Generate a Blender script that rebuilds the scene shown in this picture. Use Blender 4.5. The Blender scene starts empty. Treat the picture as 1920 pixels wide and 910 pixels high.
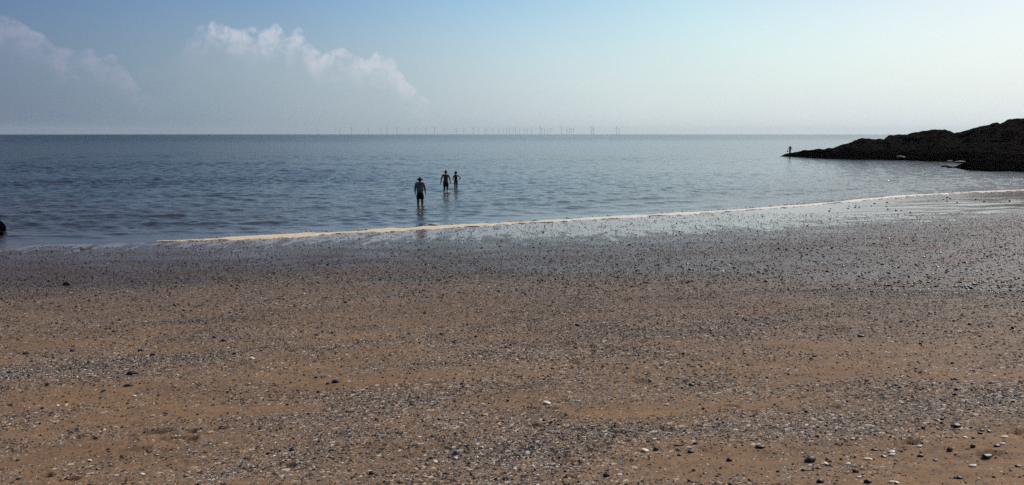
import bpy, bmesh, math, random
import numpy as np
from mathutils import Vector, Matrix

R = math.radians
rng = np.random.default_rng(7)
random.seed(7)
scene = bpy.context.scene
col = scene.collection

# ------------------------------------------------------------------ camera
EYE = 4.2                       # metres above the water
F = 1500.0                      # focal length in photo pixels (1920 wide)
PITCH = math.atan(204.7 / F)
cam_data = bpy.data.cameras.new('camera')
cam_data.sensor_width = 36.0
cam_data.lens = F / 1920 * 36
cam_data.clip_start = 0.05
cam_data.clip_end = 80000
cam = bpy.data.objects.new('camera', cam_data)
cam.location = (0, 0, EYE)
cam.rotation_euler = (math.pi / 2 - PITCH, 0, 0)
col.objects.link(cam)
scene.camera = cam

def ray(px, py):
    dx = (px - 960) / F
    dy = (455 - py) / F
    c, s = math.cos(PITCH), math.sin(PITCH)
    return np.array([dx, c + dy * s, -s + dy * c])

# ------------------------------------------------------------------ light
SUN_EL, SUN_AZ = 43.0, 46.0     # azimuth clockwise from +Y (view direction)
scene.view_settings.view_transform = 'Standard'
scene.view_settings.look = 'None'
scene.view_settings.exposure = 0.0
scene.view_settings.gamma = 1.0
scene.view_settings.use_curve_mapping = False
scene.cycles.max_bounces = 6
scene.cycles.volume_bounces = 0
scene.cycles.use_denoising = False      # at this size the denoiser wipes out the shell gravel
scene.cycles.caustics_reflective = False
scene.cycles.caustics_refractive = False
scene.cycles.sample_clamp_indirect = 3.0

sun_data = bpy.data.lights.new('sun', 'SUN')
sun_data.energy = 3.1
sun_data.angle = R(0.6)
sun_data.color = (1.0, 0.90, 0.77)
sun = bpy.data.objects.new('sun', sun_data)
sd = Vector((math.sin(R(SUN_AZ)) * math.cos(R(SUN_EL)), math.cos(R(SUN_AZ)) * math.cos(R(SUN_EL)), math.sin(R(SUN_EL))))
sun.rotation_euler = sd.to_track_quat('Z', 'Y').to_euler()
sun.location = (60, 50, 80)
col.objects.link(sun)

# ------------------------------------------------------------------ node helpers
class NT:
    def __init__(self, tree):
        self.t = tree
        tree.nodes.clear()
    def n(self, typ, **kw):
        nd = self.t.nodes.new(typ)
        for k, v in kw.items():
            setattr(nd, k, v)
        return nd
    def l(self, a, b):
        self.t.links.new(a, b)
    def val(self, sock, v):
        if isinstance(v, bpy.types.NodeSocket):
            self.l(v, sock)
        elif v is not None:
            if sock.type == 'RGBA' and not hasattr(v, '__len__'):
                v = (v, v, v, 1)
            if sock.type == 'RGBA' and len(v) == 3:
                v = (*v, 1)
            sock.default_value = v
    def math(self, op, a, b=None, c=None, clamp=False):
        m = self.n('ShaderNodeMath', operation=op)
        m.use_clamp = clamp
        self.val(m.inputs[0], a)
        if b is not None: self.val(m.inputs[1], b)
        if c is not None: self.val(m.inputs[2], c)
        return m.outputs[0]
    def ss(self, v, lo, hi, tlo=0.0, thi=1.0, smooth=True):
        m = self.n('ShaderNodeMapRange')
        m.interpolation_type = 'SMOOTHSTEP' if smooth else 'LINEAR'
        self.val(m.inputs['Value'], v)
        self.val(m.inputs['From Min'], lo); self.val(m.inputs['From Max'], hi)
        self.val(m.inputs['To Min'], tlo); self.val(m.inputs['To Max'], thi)
        return m.outputs['Result']
    def mix(self, f, a, b, blend='MIX'):
        m = self.n('ShaderNodeMix', data_type='RGBA', blend_type=blend)
        self.val(m.inputs[0], f); self.val(m.inputs[6], a); self.val(m.inputs[7], b)
        return m.outputs[2]
    def noise(self, vec, scale, detail=3, rough=0.5, dist=0.0):
        m = self.n('ShaderNodeTexNoise')
        if vec is not None: self.l(vec, m.inputs['Vector'])
        m.inputs['Scale'].default_value = scale
        m.inputs['Detail'].default_value = detail
        m.inputs['Roughness'].default_value = rough
        m.inputs['Distortion'].default_value = dist
        return m.outputs['Fac']
    def mapping(self, vec, scale=(1, 1, 1), rot=(0, 0, 0), loc=(0, 0, 0)):
        m = self.n('ShaderNodeMapping')
        self.l(vec, m.inputs['Vector'])
        m.inputs['Scale'].default_value = scale
        m.inputs['Rotation'].default_value = rot
        m.inputs['Location'].default_value = loc
        return m.outputs[0]
    def attr(self, name, out='Fac'):
        m = self.n('ShaderNodeAttribute', attribute_name=name)
        return m.outputs[out]
    def bump(self, h, strength, dist, normal=None):
        m = self.n('ShaderNodeBump')
        self.val(m.inputs['Strength'], strength)
        self.val(m.inputs['Distance'], dist)
        self.l(h, m.inputs['Height'])
        if normal is not None: self.l(normal, m.inputs['Normal'])
        return m.outputs[0]

def material(name):
    m = bpy.data.materials.new(name)
    m.use_nodes = True
    t = NT(m.node_tree)
    out = t.n('ShaderNodeOutputMaterial')
    p = t.n('ShaderNodeBsdfPrincipled')
    t.l(p.outputs[0], out.inputs['Surface'])
    return m, t, p, out

# ------------------------------------------------------------------ world: clear sky with hazy cumulus on the left
world = bpy.data.worlds.new('World')
scene.world = world
world.use_nodes = True
w = NT(world.node_tree)
wo = w.n('ShaderNodeOutputWorld')
bg = w.n('ShaderNodeBackground')
w.l(bg.outputs[0], wo.inputs[0])
sky = w.n('ShaderNodeTexSky')
sky.sky_type = 'NISHITA'
sky.sun_disc = False
sky.sun_elevation = R(SUN_EL)
sky.sun_rotation = R(SUN_AZ)
sky.air_density = 1.0
sky.dust_density = 1.0
sky.ozone_density = 1.0
tc = w.n('ShaderNodeTexCoord')
sep = w.n('ShaderNodeSeparateXYZ')
w.l(tc.outputs['Generated'], sep.inputs[0])
az = w.math('MULTIPLY', w.math('ARCTAN2', sep.outputs[0], sep.outputs[1]), 180 / math.pi)
el = w.math('MULTIPLY', w.math('ARCSINE', sep.outputs[2]), 180 / math.pi)

def azel(px, py):
    d = ray(px, py)
    return math.degrees(math.atan2(d[0], d[1])), math.degrees(math.atan2(d[2], math.hypot(d[0], d[1])))

def cloud_layer(points, seed, feather):
    # outline of the cloud tops: elevation as a function of azimuth
    fc = w.n('ShaderNodeFloatCurve')
    w.l(w.ss(az, -60, 0, 0, 1, smooth=False), fc.inputs['Value'])
    cur = fc.mapping.curves[0]
    pts = sorted(azel(*p) for p in points)
    pts = [(-60, pts[0][1] * 0.5), (-45, pts[0][1] * 1.0)] + pts + [(-1.0, 1)] if seed == 1 else [(-60, 1), (-30, 1)] + pts + [(-0.5, 2)]
    xy = [((a + 60) / 60, max(e, 0) / 20) for a, e in pts]
    while len(cur.points) < len(xy):
        cur.points.new(0.5, 0.5)
    for p, (a, b) in zip(cur.points, xy):
        p.location = (a, b)
        p.handle_type = 'AUTO'
    fc.mapping.update()
    top = w.math('MULTIPLY', fc.outputs[0], 20)
    cmb = w.n('ShaderNodeCombineXYZ')
    w.l(az, cmb.inputs[0]); w.l(el, cmb.inputs[1]); cmb.inputs[2].default_value = seed * 7.3
    n1 = w.noise(cmb.outputs[0], 0.8, 6, 0.65, 0.3)
    vor = w.n('ShaderNodeTexVoronoi', feature='SMOOTH_F1')
    vd = w.mapping(cmb.outputs[0], (1, 1, 1))
    nn = w.n('ShaderNodeTexNoise'); w.l(vd, nn.inputs['Vector']); nn.inputs['Scale'].default_value = 1.3; nn.inputs['Detail'].default_value = 4
    va = w.n('ShaderNodeVectorMath', operation='MULTIPLY_ADD')
    w.l(nn.outputs['Color'], va.inputs[0]); va.inputs[1].default_value = (0.55, 0.55, 0); w.l(vd, va.inputs[2])
    w.l(va.outputs[0], vor.inputs['Vector'])
    vor.inputs['Scale'].default_value = 1.05
    vor.inputs['Smoothness'].default_value = 0.35
    billow = w.math('SUBTRACT', 0.5, vor.outputs['Distance'])
    d = w.math('SUBTRACT', top, el)                       # degrees below the top line
    d = w.math('ADD', d, w.math('MULTIPLY', billow, 0.85))
    d = w.math('ADD', d, w.math('MULTIPLY', w.math('SUBTRACT', n1, 0.5), 0.9))
    body = w.ss(d, 0.05, feather)
    lit = w.math('MULTIPLY', w.ss(d, 0.0, 0.35), w.ss(d, 0.6, 2.6, 1, 0))
    lit = w.math('MULTIPLY', lit, w.ss(n1, 0.34, 0.62))
    base = w.ss(el, 0.3, 5.0, 0.15, 1)
    gate = w.ss(top, 2.0, 3.5)
    if seed == 2:
        lit = w.math('MULTIPLY', lit, w.ss(az, azel(335, 60)[0], azel(420, 60)[0]))
    body = w.math('MULTIPLY', body, w.ss(n1, 0.3, 0.7, 0.6, 1.0))
    return w.math('MULTIPLY', w.math('MULTIPLY', body, base), gate), w.math('MULTIPLY', lit, gate)

A = [(0, 22), (20, 22), (45, 42), (85, 62), (125, 90), (150, 84), (180, 96), (215, 108), (245, 132), (262, 158), (300, 178), (360, 205), (420, 235)]
B = [(270, 110), (330, 100), (352, 70), (385, 42), (415, 36), (430, 52), (455, 44), (478, 56), (515, 46), (540, 58), (560, 48), (580, 82),
     (610, 92), (640, 86), (680, 107), (728, 102), (748, 125), (768, 152), (800, 180), (850, 215)]
mA, lA = cloud_layer(A, 1, 0.7)
mB, lB = cloud_layer(B, 2, 0.9)
# the clear air itself: bluer away from the sun, paler round it, with a belt of sea haze over the horizon
dotn = w.n('ShaderNodeVectorMath', operation='DOT_PRODUCT')
w.l(tc.outputs['Generated'], dotn.inputs[0]); dotn.inputs[1].default_value = tuple(sd)
def ramp(stops):
    r_ = w.n('ShaderNodeValToRGB')
    w.l(dotn.outputs['Value'], r_.inputs[0])
    els = r_.color_ramp.elements
    els[0].position = stops[0][0]; els[0].color = (*stops[0][1], 1)
    els[1].position = stops[-1][0]; els[1].color = (*stops[-1][1], 1)
    for p_, c_ in stops[1:-1]:
        els.new(p_).color = (*c_, 1)
    return r_.outputs[0]
SKY_K = 0.1
air = ramp([(0.0, (.17, .22, .34)), (.2, (.165, .215, .33)), (.45, (.275, .36, .45)), (.57, (.36, .465, .525)), (.70, (.47, .55, .53)), (.78, (.53, .52, .505)), (1.0, (.6, .56, .52))])
hz = ramp([(0.0, (.125, .17, .26)), (.12, (.145, .195, .29)), (.27, (.235, .32, .41)), (.45, (.44, .53, .585)), (.6, (.68, .765, .80)), (.75, (.80, .87, .90))])
skyc = w.mix(1.0, sky.outputs[0], air, 'MULTIPLY')
skyc = w.mix(1.0, skyc, (SKY_K * 2, SKY_K * 2, SKY_K * 2), 'MULTIPLY')
hd = w.math('ADD', w.math('MULTIPLY', sep.outputs[0], math.sin(R(SUN_AZ))), w.math('MULTIPLY', sep.outputs[1], math.cos(R(SUN_AZ))))
side = w.math('MULTIPLY', w.ss(hd, 0.10, 0.66, 1, 0), w.ss(el, 9, 20))      # the bluest, darkest sky lies square to the sun
skyc = w.mix(side, skyc, w.mix(1.0, skyc, (0.42, 0.45, 0.55), 'MULTIPLY'))
skyc = w.mix(w.ss(el, 0.0, 11.0, 0.97, 0.0), skyc, hz)
cb = w.mix(1.0, hz, (1.10, 1.04, 1.05), 'MULTIPLY')
skyc = w.mix(w.math('MULTIPLY', mA, 0.62), skyc, cb)
skyc = w.mix(w.math('MULTIPLY', mB, 0.42), skyc, cb)
skyc = w.mix(w.math('MULTIPLY', lA, 0.5), skyc, (0.38, 0.39, 0.52))
skyc = w.mix(w.math('MULTIPLY', lB, 0.55), skyc, (0.70, 0.70, 0.78))
w.l(skyc, bg.inputs[0])
bg.inputs[1].default_value = 1.0

# ------------------------------------------------------------------ numpy noise
def _hash(ix, iy, seed):
    h = (ix.astype(np.int64) * 374761393 + iy.astype(np.int64) * 668265263 + seed * 1442695041) & 0xFFFFFFFF
    h = ((h ^ (h >> 13)) * 1274126177) & 0xFFFFFFFF
    h = (h ^ (h >> 16)) & 0xFFFFFFFF
    return h / 4294967295.0

def vnoise(x, y, seed=0):
    x = np.asarray(x, float); y = np.asarray(y, float)
    ix, iy = np.floor(x), np.floor(y)
    fx, fy = x - ix, y - iy
    fx = fx * fx * (3 - 2 * fx); fy = fy * fy * (3 - 2 * fy)
    a = _hash(ix, iy, seed); b = _hash(ix + 1, iy, seed)
    c = _hash(ix, iy + 1, seed); d = _hash(ix + 1, iy + 1, seed)
    return (a * (1 - fx) + b * fx) * (1 - fy) + (c * (1 - fx) + d * fx) * fy

def fbm(x, y, seed=0, oct=4, gain=0.5):
    s = 0; a = 1; t = 0
    for i in range(oct):
        s = s + a * vnoise(x * 2 ** i + 13.7 * i, y * 2 ** i - 7.1 * i, seed + i)
        t += a; a *= gain
    return s / t

def sstep(v, lo, hi):
    t = np.clip((np.asarray(v, float) - lo) / (hi - lo), 0, 1)
    return t * t * (3 - 2 * t)

# ------------------------------------------------------------------ terrain functions
RE = 6371000.0
def sea_hit(px, py):
    d = ray(px, py); t = EYE / -d[2]
    return d[0] * t, d[1] * t
SHORE = [sea_hit(*p) for p in [(0, 460), (150, 459), (290, 456), (450, 450), (640, 437), (800, 428), (960, 418.5), (1130, 409),
                               (1280, 401), (1400, 394), (1500, 386), (1640, 373), (1760, 363), (1840, 360), (1920, 358)]]
SX = np.array([-400, -120, -45] + [p[0] for p in SHORE] + [62, 90, 400])
SY = np.array([36, 28, 28.5] + [p[1] for p in SHORE] + [74, 100, 130])
def shore_y(x):
    return np.interp(x, SX, SY)
PS = np.array([-9000, -400, -200, -40, -20, -12, 0, 3, 8, 14, 20, 27, 33.4, 45, 80, 9000])
PZ = np.array([-9.0, -9.0, -6.0, -1.0, -0.4, -0.2, 0, 0.07, 0.25, 0.62, 1.12, 1.80, 2.42, 3.4, 4.2, 5.0])
def s_of(x, y):
    x = np.asarray(x, float); y = np.asarray(y, float)
    k = 0
    for dx in (-4, -2, 0, 2, 4):
        k = k + shore_y(x + dx)
    return (k / 5 - y) * 0.885
def ground_base(x, y):
    s = s_of(x, y)
    return np.interp(s, PS, PZ)
def ground_hit(px, py):
    d = ray(px, py); t = 2.0
    for _ in range(400):
        z = EYE + d[2] * t
        g = max(float(ground_z(np.array([d[0] * t]), np.array([d[1] * t]))[0]), 0)
        e = z - g
        if e < 1e-4: break
        t += e * 0.8 / max(-d[2], 0.05) * 0.6
    return d[0] * t, d[1] * t

FOOT = []
def ground_z(x, y):
    z = ground_base(x, y)
    s = s_of(x, y)
    land = sstep(s, 1.0, 10.0)
    z = z + land * (fbm(x * 0.5, y * 1.1, 3, 3) - 0.5) * 0.10
    z = z + sstep(s, 6, 20) * (fbm(x * 3.1, y * 5.0, 9, 3) - 0.5) * 0.020
    for fx, fy, ra, rb, rot, dep in FOOT:
        c, q = math.cos(rot), math.sin(rot)
        u = ((x - fx) * c + (y - fy) * q) / ra
        v = (-(x - fx) * q + (y - fy) * c) / rb
        r2 = u * u + v * v
        z = z - dep * np.exp(-r2 ** 1.5) + dep * 0.35 * np.exp(-((np.sqrt(r2) - 1.5) / 0.35) ** 2)
    return z

foot_px = [(292, 812, 22, 9), (312, 824, 36, 5), (356, 811, 12, 8), (356, 824, 12, 8), (408, 806, 13, 8), (146, 820, 9, 5), (170, 825, 8, 5),
           (1705, 829, 13, 8), (1056, 857, 15, 5), (1080, 869, 10, 6), (1062, 897, 16, 6), (1370, 763, 14, 5), (1245, 803, 14, 4),
           (1075, 681, 12, 4), (122, 900, 22, 6), (85, 892, 12, 4), (535, 875, 18, 8), (250, 845, 22, 5), (1853, 852, 22, 7), (1905, 812, 14, 5),
           (540, 745, 10, 4), (1200, 715, 14, 4), (770, 745, 14, 4), (1000, 800, 12, 5), (1560, 764, 12, 4)]
_f = []
for px, py, ra, rb in foot_px:
    x, y = ground_hit(px, py)
    dist = math.hypot(x, y, EYE - 2.3)
    _f.append((x, y, ra * dist / F, max(rb * dist / F * 1.5, 0.03), random.uniform(-0.2, 0.35), 0.042 if ra < 15 else 0.045))
FOOT = _f

BND = [ground_hit(*p) for p in [(0, 549), (200, 541), (400, 530), (640, 520), (960, 523), (1200, 526), (1400, 529), (1600, 540), (1920, 552)]]
BX = np.array([-60] + [p[0] for p in BND] + [60]); BY = np.array([BND[0][1]] + [p[1] for p in BND] + [BND[-1][1] + 3])
FLM = [ground_hit(*p) for p in [(0, 468), (300, 463), (500, 459), (640, 453), (800, 450), (960, 446), (1130, 445), (1280, 438), (1500, 425), (1700, 413), (1920, 400)]]
FX = np.array([-60] + [p[0] for p in FLM] + [90]); FY = np.array([FLM[0][1]] + [p[1] for p in FLM] + [FLM[-1][1] + 15])

def wet_of(x, y):
    n = (fbm(x * 0.35, y * 0.9, 21, 4) - 0.5) * 5.5
    d = y - np.interp(x, BX, BY) + n
    return np.clip(0.60 * sstep(d, -2.0, 3.4) + 0.40 * sstep(d, -11, 0.5), 0, 1)
def film_of(x, y):
    return np.clip((y - np.interp(x, FX, FY)) / 4.0 + 0.5, -1.5, 3.5)

# bands of shell gravel (+) and clean sand (-), each an oval lying on the beach
BANDS = []
def band(px, py, w_, h_, amt, tilt=0.0):
    x, y = ground_hit(px, py)
    x0, _ = ground_hit(px - w_ / 2, py)
    _, y0 = ground_hit(px, py + h_ / 2)
    BANDS.append((x, y, abs(x - x0), abs(y - y0), amt, tilt))
for b in [(300, 605, 520, 26, .6), (240, 680, 620, 52, .75), (420, 662, 300, 30, .4), (60, 700, 240, 50, .4), (1640, 665, 560, 64, -.75),
          (180, 745, 520, 54, -.7), (120, 640, 460, 24, -.5), (560, 720, 260, 60, -.5), (1290, 612, 420, 52, .7), (1500, 600, 900, 40, .45),
          (1720, 780, 560, 62, 1.0), (1880, 752, 300, 60, .7), (1200, 815, 640, 60, .75), (1480, 800, 280, 60, .8), (1700, 860, 520, 90, -.85),
          (1900, 820, 200, 70, -.6), (1340, 860, 300, 40, -.5), (1290, 770, 380, 20, -.7), (1030, 850, 240, 60, .7), (880, 850, 260, 40, .5),
          (480, 880, 240, 60, .4), (150, 860, 420, 80, -.35), (640, 590, 300, 26, -.4), (980, 640, 360, 40, .25), (650, 775, 420, 44, .45),
          (1440, 700, 700, 50, .35), (1060, 575, 1500, 26, .25), (960, 540, 2000, 30, .45), (800, 700, 300, 24, -.4), (330, 780, 300, 30, -.4),
          (1000, 720, 500, 36, .35)]:
    band(*b)
BND_TILT = 0
def gravel_of(x, y):
    g = 0.34 + (fbm(x * 0.9, y * 2.0, 41, 4) - 0.5) * 1.1 + (fbm(x * 3.0, y * 5.0, 43, 3) - 0.5) * 0.5
    for bx, by, a, b_, amt, tilt in BANDS:
        yy = y - by - 0.12 * (x - bx)
        xx = x - bx
        r2 = (xx / a) ** 2 + (yy / b_) ** 2
        g = g + amt * 0.52 * np.exp(-r2)
    wet = wet_of(x, y)
    dist = np.hypot(x, y)
    below = np.interp(x, FX, FY) - y
    g = g * (1 - wet) + wet * (0.52 + (fbm(x * 0.5, y * 0.8, 5, 3) - 0.5) * 0.5) * (0.35 + 0.65 * sstep(below, 0, 9))
    g = g + 0.50 * np.exp(-((y - np.interp(x, BX, BY) - 0.3) / 2.0) ** 2)
    f = film_of(x, y)
    g = g * (1 - sstep(f, 0.15, 0.7))
    return np.clip(g, 0, 1)

# ------------------------------------------------------------------ mesh helpers
def new_mesh(name, verts, faces=None, quads=None, tris=None, smooth=True):
    me = bpy.data.meshes.new(name)
    if faces is not None:
        me.from_pydata([tuple(v) for v in verts], [], faces)
    else:
        idx = quads if quads is not None else tris
        k = idx.shape[1]
        me.vertices.add(len(verts)); me.vertices.foreach_set('co', np.asarray(verts, np.float32).ravel())
        me.loops.add(idx.size); me.loops.foreach_set('vertex_index', idx.ravel().astype(np.int32))
        me.polygons.add(len(idx))
        me.polygons.foreach_set('loop_start', np.arange(0, idx.size, k, dtype=np.int32))
        me.polygons.foreach_set('loop_total', np.full(len(idx), k, dtype=np.int32))
        me.update(calc_edges=True)
        me.validate()
    me.polygons.foreach_set('use_smooth', np.full(len(me.polygons), smooth))
    me.update()
    return me

def link(name, me, mats=(), parent=None, loc=None):
    o = bpy.data.objects.new(name, me)
    for m in (mats if isinstance(mats, (list, tuple)) else [mats]):
        if me is not None: me.materials.append(m)
    col.objects.link(o)
    if parent is not None: o.parent = parent
    if loc is not None: o.location = loc
    return o

def tag(o, label=None, cat=None, group=None, kind=None):
    if label: o['label'] = label
    if cat: o['category'] = cat
    if group: o['group'] = group
    if kind: o['kind'] = kind
    return o

def fattr(me, name, data):
    a = me.attributes.new(name, 'FLOAT', 'POINT'); a.data.foreach_set('value', np.asarray(data, np.float32))
def cattr(me, name, rgb):
    a = me.attributes.new(name, 'FLOAT_COLOR', 'POINT')
    d = np.ones((len(rgb), 4), np.float32); d[:, :3] = rgb
    a.data.foreach_set('color', d.ravel())

def polar(rs, ths):
    rr, tt = np.meshgrid(rs, ths, indexing='ij')
    x = rr * np.sin(tt); y = rr * np.cos(tt)
    n, m = len(rs), len(ths)
    i = np.arange(n - 1)[:, None] * m + np.arange(m - 1)[None, :]
    q = np.stack([i, i + 1, i + m + 1, i + m], -1).reshape(-1, 4)
    return x.ravel(), y.ravel(), rr.ravel(), q

# ------------------------------------------------------------------ beach (one ground sheet, seabed included)
rs = [0.4]
while rs[-1] < 60: rs.append(rs[-1] * 1.0075)
while rs[-1] < 9500: rs.append(rs[-1] * 1.06)
ths = np.concatenate([np.radians(np.arange(-180, -42, 3)), np.radians(np.arange(-42, 42.01, 0.11)), np.radians(np.arange(45, 181, 3))])
gx, gy, gr, gq = polar(np.array(rs), ths)
gz = ground_z(gx, gy) - np.maximum(gr, 0) ** 2 / (2 * RE)
me = new_mesh('beach', np.stack([gx, gy, gz], 1), quads=gq[:, ::-1])
fattr(me, 'wet', wet_of(gx, gy)); fattr(me, 'film', film_of(gx, gy)); fattr(me, 'gravel', gravel_of(gx, gy))
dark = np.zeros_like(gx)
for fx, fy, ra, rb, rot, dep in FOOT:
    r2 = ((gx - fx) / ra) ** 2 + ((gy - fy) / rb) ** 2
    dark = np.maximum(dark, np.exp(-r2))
fattr(me, 'foot_dark', dark)  # sand colour goes darker inside each footprint hollow

m_sand, t, p, _ = material('sand')
geo = t.n('ShaderNodeNewGeometry').outputs['Position']
wet, film, grav, foot_dark = t.attr('wet'), t.attr('film'), t.attr('gravel'), t.attr('foot_dark')
big = t.noise(t.mapping(geo, (0.6, 1.3, 1)), 1.0, 5, 0.6)
mid = t.noise(geo, 9, 5, 0.65)
fine = t.noise(geo, 160, 3, 0.7)
c = t.mix(t.ss(big, 0.3, 0.7), (0.305, 0.178, 0.084), (0.215, 0.128, 0.065))
c = t.mix(t.ss(mid, 0.35, 0.7), c, (0.150, 0.090, 0.051))
c = t.mix(t.math('MULTIPLY', t.ss(fine, 0.35, 0.75), 0.5), c, (0.36, 0.26, 0.18))
# grit and shell fragments too small to be modelled one by one
v1 = t.n('ShaderNodeTexVoronoi'); t.l(geo, v1.inputs['Vector']); v1.inputs['Scale'].default_value = 85
v2 = t.n('ShaderNodeTexVoronoi'); t.l(geo, v2.inputs['Vector']); v2.inputs['Scale'].default_value = 32
def speck(vor, thr, lo):
    s_ = t.n('ShaderNodeSeparateColor'); t.l(vor.outputs['Color'], s_.inputs[0])
    return s_.outputs[0], s_.outputs[1]
r1, g1 = speck(v1, 0, 0)
r2_, g2_ = speck(v2, 0, 0)
ramp = t.n('ShaderNodeValToRGB')
e = ramp.color_ramp; e.interpolation = 'CONSTANT'
e.elements[0].position = 0; e.elements[0].color = (0.035, 0.03, 0.03, 1)
e.elements[1].position = 0.3; e.elements[1].color = (0.11, 0.10, 0.10, 1)
for pos, cc in [(0.5, (0.2, 0.15, 0.11, 1)), (0.7, (0.30, 0.25, 0.2, 1)), (0.9, (0.6, 0.55, 0.47, 1))]:
    el_ = e.elements.new(pos); el_.color = cc
t.l(r1, ramp.inputs[0])
ramp2 = t.n('ShaderNodeValToRGB'); e2 = ramp2.color_ramp; e2.interpolation = 'CONSTANT'
e2.elements[0].position = 0; e2.elements[0].color = (0.03, 0.027, 0.027, 1)
e2.elements[1].position = 0.4; e2.elements[1].color = (0.16, 0.14, 0.13, 1)
for pos, cc in [(0.65, (0.25, 0.18, 0.13, 1)), (0.88, (0.55, 0.5, 0.43, 1))]:
    el_ = e2.elements.new(pos); el_.color = cc
t.l(r2_, ramp2.inputs[0])
m1 = t.math('GREATER_THAN', t.math('ADD', g1, t.math('MULTIPLY', grav, 0.75)), 0.97)
m2 = t.math('GREATER_THAN', t.math('ADD', g2_, t.math('MULTIPLY', grav, 0.45)), 1.02)
c = t.mix(m1, c, ramp.outputs[0])
c = t.mix(m2, c, ramp2.outputs[0])
c = t.mix(t.math('MULTIPLY', foot_dark, 0.8), c, (0.055, 0.032, 0.020))
# water-soaked sand is darker and greyer
wetc = t.mix(0.55, t.mix(1.0, c, (0.46, 0.40, 0.38), 'MULTIPLY'), (0.085, 0.062, 0.048))
c = t.mix(wet, c, wetc)
# backwash rills run down the slope, across the shoreline
rill = t.noise(t.mapping(geo, (2.2, 0.5, 1), (0, 0, R(28))), 1.0, 5, 0.65, 0.5)
fl = t.math('ADD', t.math('MINIMUM', film, t.math('MULTIPLY_ADD', film, 0.35, 0.55)), t.math('MULTIPLY', t.math('SUBTRACT', rill, 0.5), 4.2))
fl = t.ss(fl, 0.35, 0.95)
c = t.mix(fl, c, (0.15, 0.098, 0.090))
t.l(t.ss(fl, 0, 1, 0.5, 0.78), p.inputs['Specular IOR Level'])
t.l(c, p.inputs['Base Color'])
sheen = t.noise(t.mapping(geo, (0.4, 0.9, 1)), 1.0, 4, 0.6)
rw = t.math('SUBTRACT', t.ss(sheen, 0.3, 0.7, 0.28, 0.50), t.ss(film, -1.5, 0.5, 0, 0.14))
rough = t.math('ADD', t.math('MULTIPLY', wet, t.math('SUBTRACT', rw, 0.85)), 0.85)
rough = t.math('MULTIPLY', rough, t.ss(fl, 0, 1, 1, 0.25))
rough = t.math('MAXIMUM', rough, 0.10)
t.l(rough, p.inputs['Roughness'])
p.inputs['IOR'].default_value = 1.33
p.inputs['Specular Tint'].default_value = (0.93, 0.88, 0.92, 1)
hgt = t.math('ADD', t.math('MULTIPLY', fine, 0.35), t.math('ADD', t.math('MULTIPLY', mid, 1.2), t.math('MULTIPLY', r1, 0.5)))
bs = t.math('MULTIPLY', t.ss(fl, 0, 1, 1, 0.16), t.ss(wet, 0, 1, 0.9, 0.5))
t.l(t.bump(hgt, bs, 0.008), p.inputs['Normal'])
beach = link('beach', me, m_sand)
tag(beach, kind='structure')

# ------------------------------------------------------------------ sea
rs = [22.0]
while rs[-1] < 9000:
    r = rs[-1]
    rs.append(r + (0.14 if r < 80 else min(0.14 * (r / 80) ** 2.0, r * 0.05)))
rs = np.array(rs)
ths = np.concatenate([np.radians(np.arange(-100, -40, 2)), np.radians(np.arange(-40, 40.01, 0.10)), np.radians(np.arange(42, 101, 2))])
wx, wy, wr, wq = polar(rs, ths)
dr = np.interp(wr, rs[:-1], np.diff(rs))
s = -s_of(wx, wy)
amp = sstep(s, -0.5, 5) * 0.8 + sstep(s, 5, 60) * 0.15
patch = 0.45 + 1.1 * fbm(wx * 0.05, wy * 0.10, 77, 3)
z = np.zeros_like(wx)
wr_rng = np.random.default_rng(11)
for i in range(90):
    lam = 0.36 * (3.6 / 0.36) ** wr_rng.random()
    th = wr_rng.normal(R(192), R(34))
    k = 2 * math.pi / lam
    a = 0.0062 * lam ** 0.85 * (0.6 + 0.8 * wr_rng.random())
    if lam > 2.2: a *= 0.6
    ph = wr_rng.random() * 6.28
    fade = sstep(lam / dr, 2.2, 5.0)
    arg = k * (wx * math.sin(th) + wy * math.cos(th)) + ph + 1.5 * vnoise(wx * 0.13 + i, wy * 0.13, i)
    z += a * 0.38 * fade * (np.exp(2.2 * (np.sin(arg) - 1)) * 2 - 0.55)
azw = np.degrees(np.arctan2(wx, wy))
ruffle = sstep(-azw, 2, 32)                    # rougher ripples added on the left to darken the sea; the lee of the headland lies calmer
calm = sstep(azw, -8, 22)
z *= amp * patch * (1 + 1.0 * ruffle) * (1 - 0.32 * calm)
# low swells steepening as they run up the beach
arg = (s + 1.2 * fbm(wx * 0.12, wy * 0.2, 5, 3) * 3) * 2 * math.pi / 3.4
sw = np.exp(-((s - 7) / 8.0) ** 2) * sstep(fbm(wx * 0.12 + 5, wy * 0.35, 15, 3), 0.42, 0.62) * sstep(s, 0.5, 2.5)
z += 0.035 * sw * (np.maximum(np.sin(arg), 0) ** 2 * 2 - 0.6)
z -= wr ** 2 / (2 * RE)
me = new_mesh('sea', np.stack([wx, wy, z], 1), quads=wq[:, ::-1])
fattr(me, 'offshore', s); fattr(me, 'ruffle', ruffle); fattr(me, 'sparkle', sstep(azw, 6, 24) * np.exp(-(s / 16) ** 2))
m_sea, t, p, _ = material('sea_water')
geo = t.n('ShaderNodeNewGeometry').outputs['Position']
off = t.attr('offshore')
shallow = t.ss(off, 0, 26, 1, 0)
deep = t.ss(off, 20, 400, 0, 1)
turb = t.noise(t.mapping(geo, (0.05, 0.12, 1)), 1, 3, 0.5)
ruf, spk = t.attr('ruffle'), t.attr('sparkle')
c = t.mix(deep, (0.050, 0.062, 0.066), (0.016, 0.034, 0.046))
c = t.mix(t.math('MULTIPLY', shallow, t.ss(turb, 0.25, 0.7, 0.5, 1.0)), c, (0.055, 0.040, 0.026))
t.l(c, p.inputs['Base Color'])
p.inputs['IOR'].default_value = 1.333
p.inputs['Specular IOR Level'].default_value = 0.5
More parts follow.
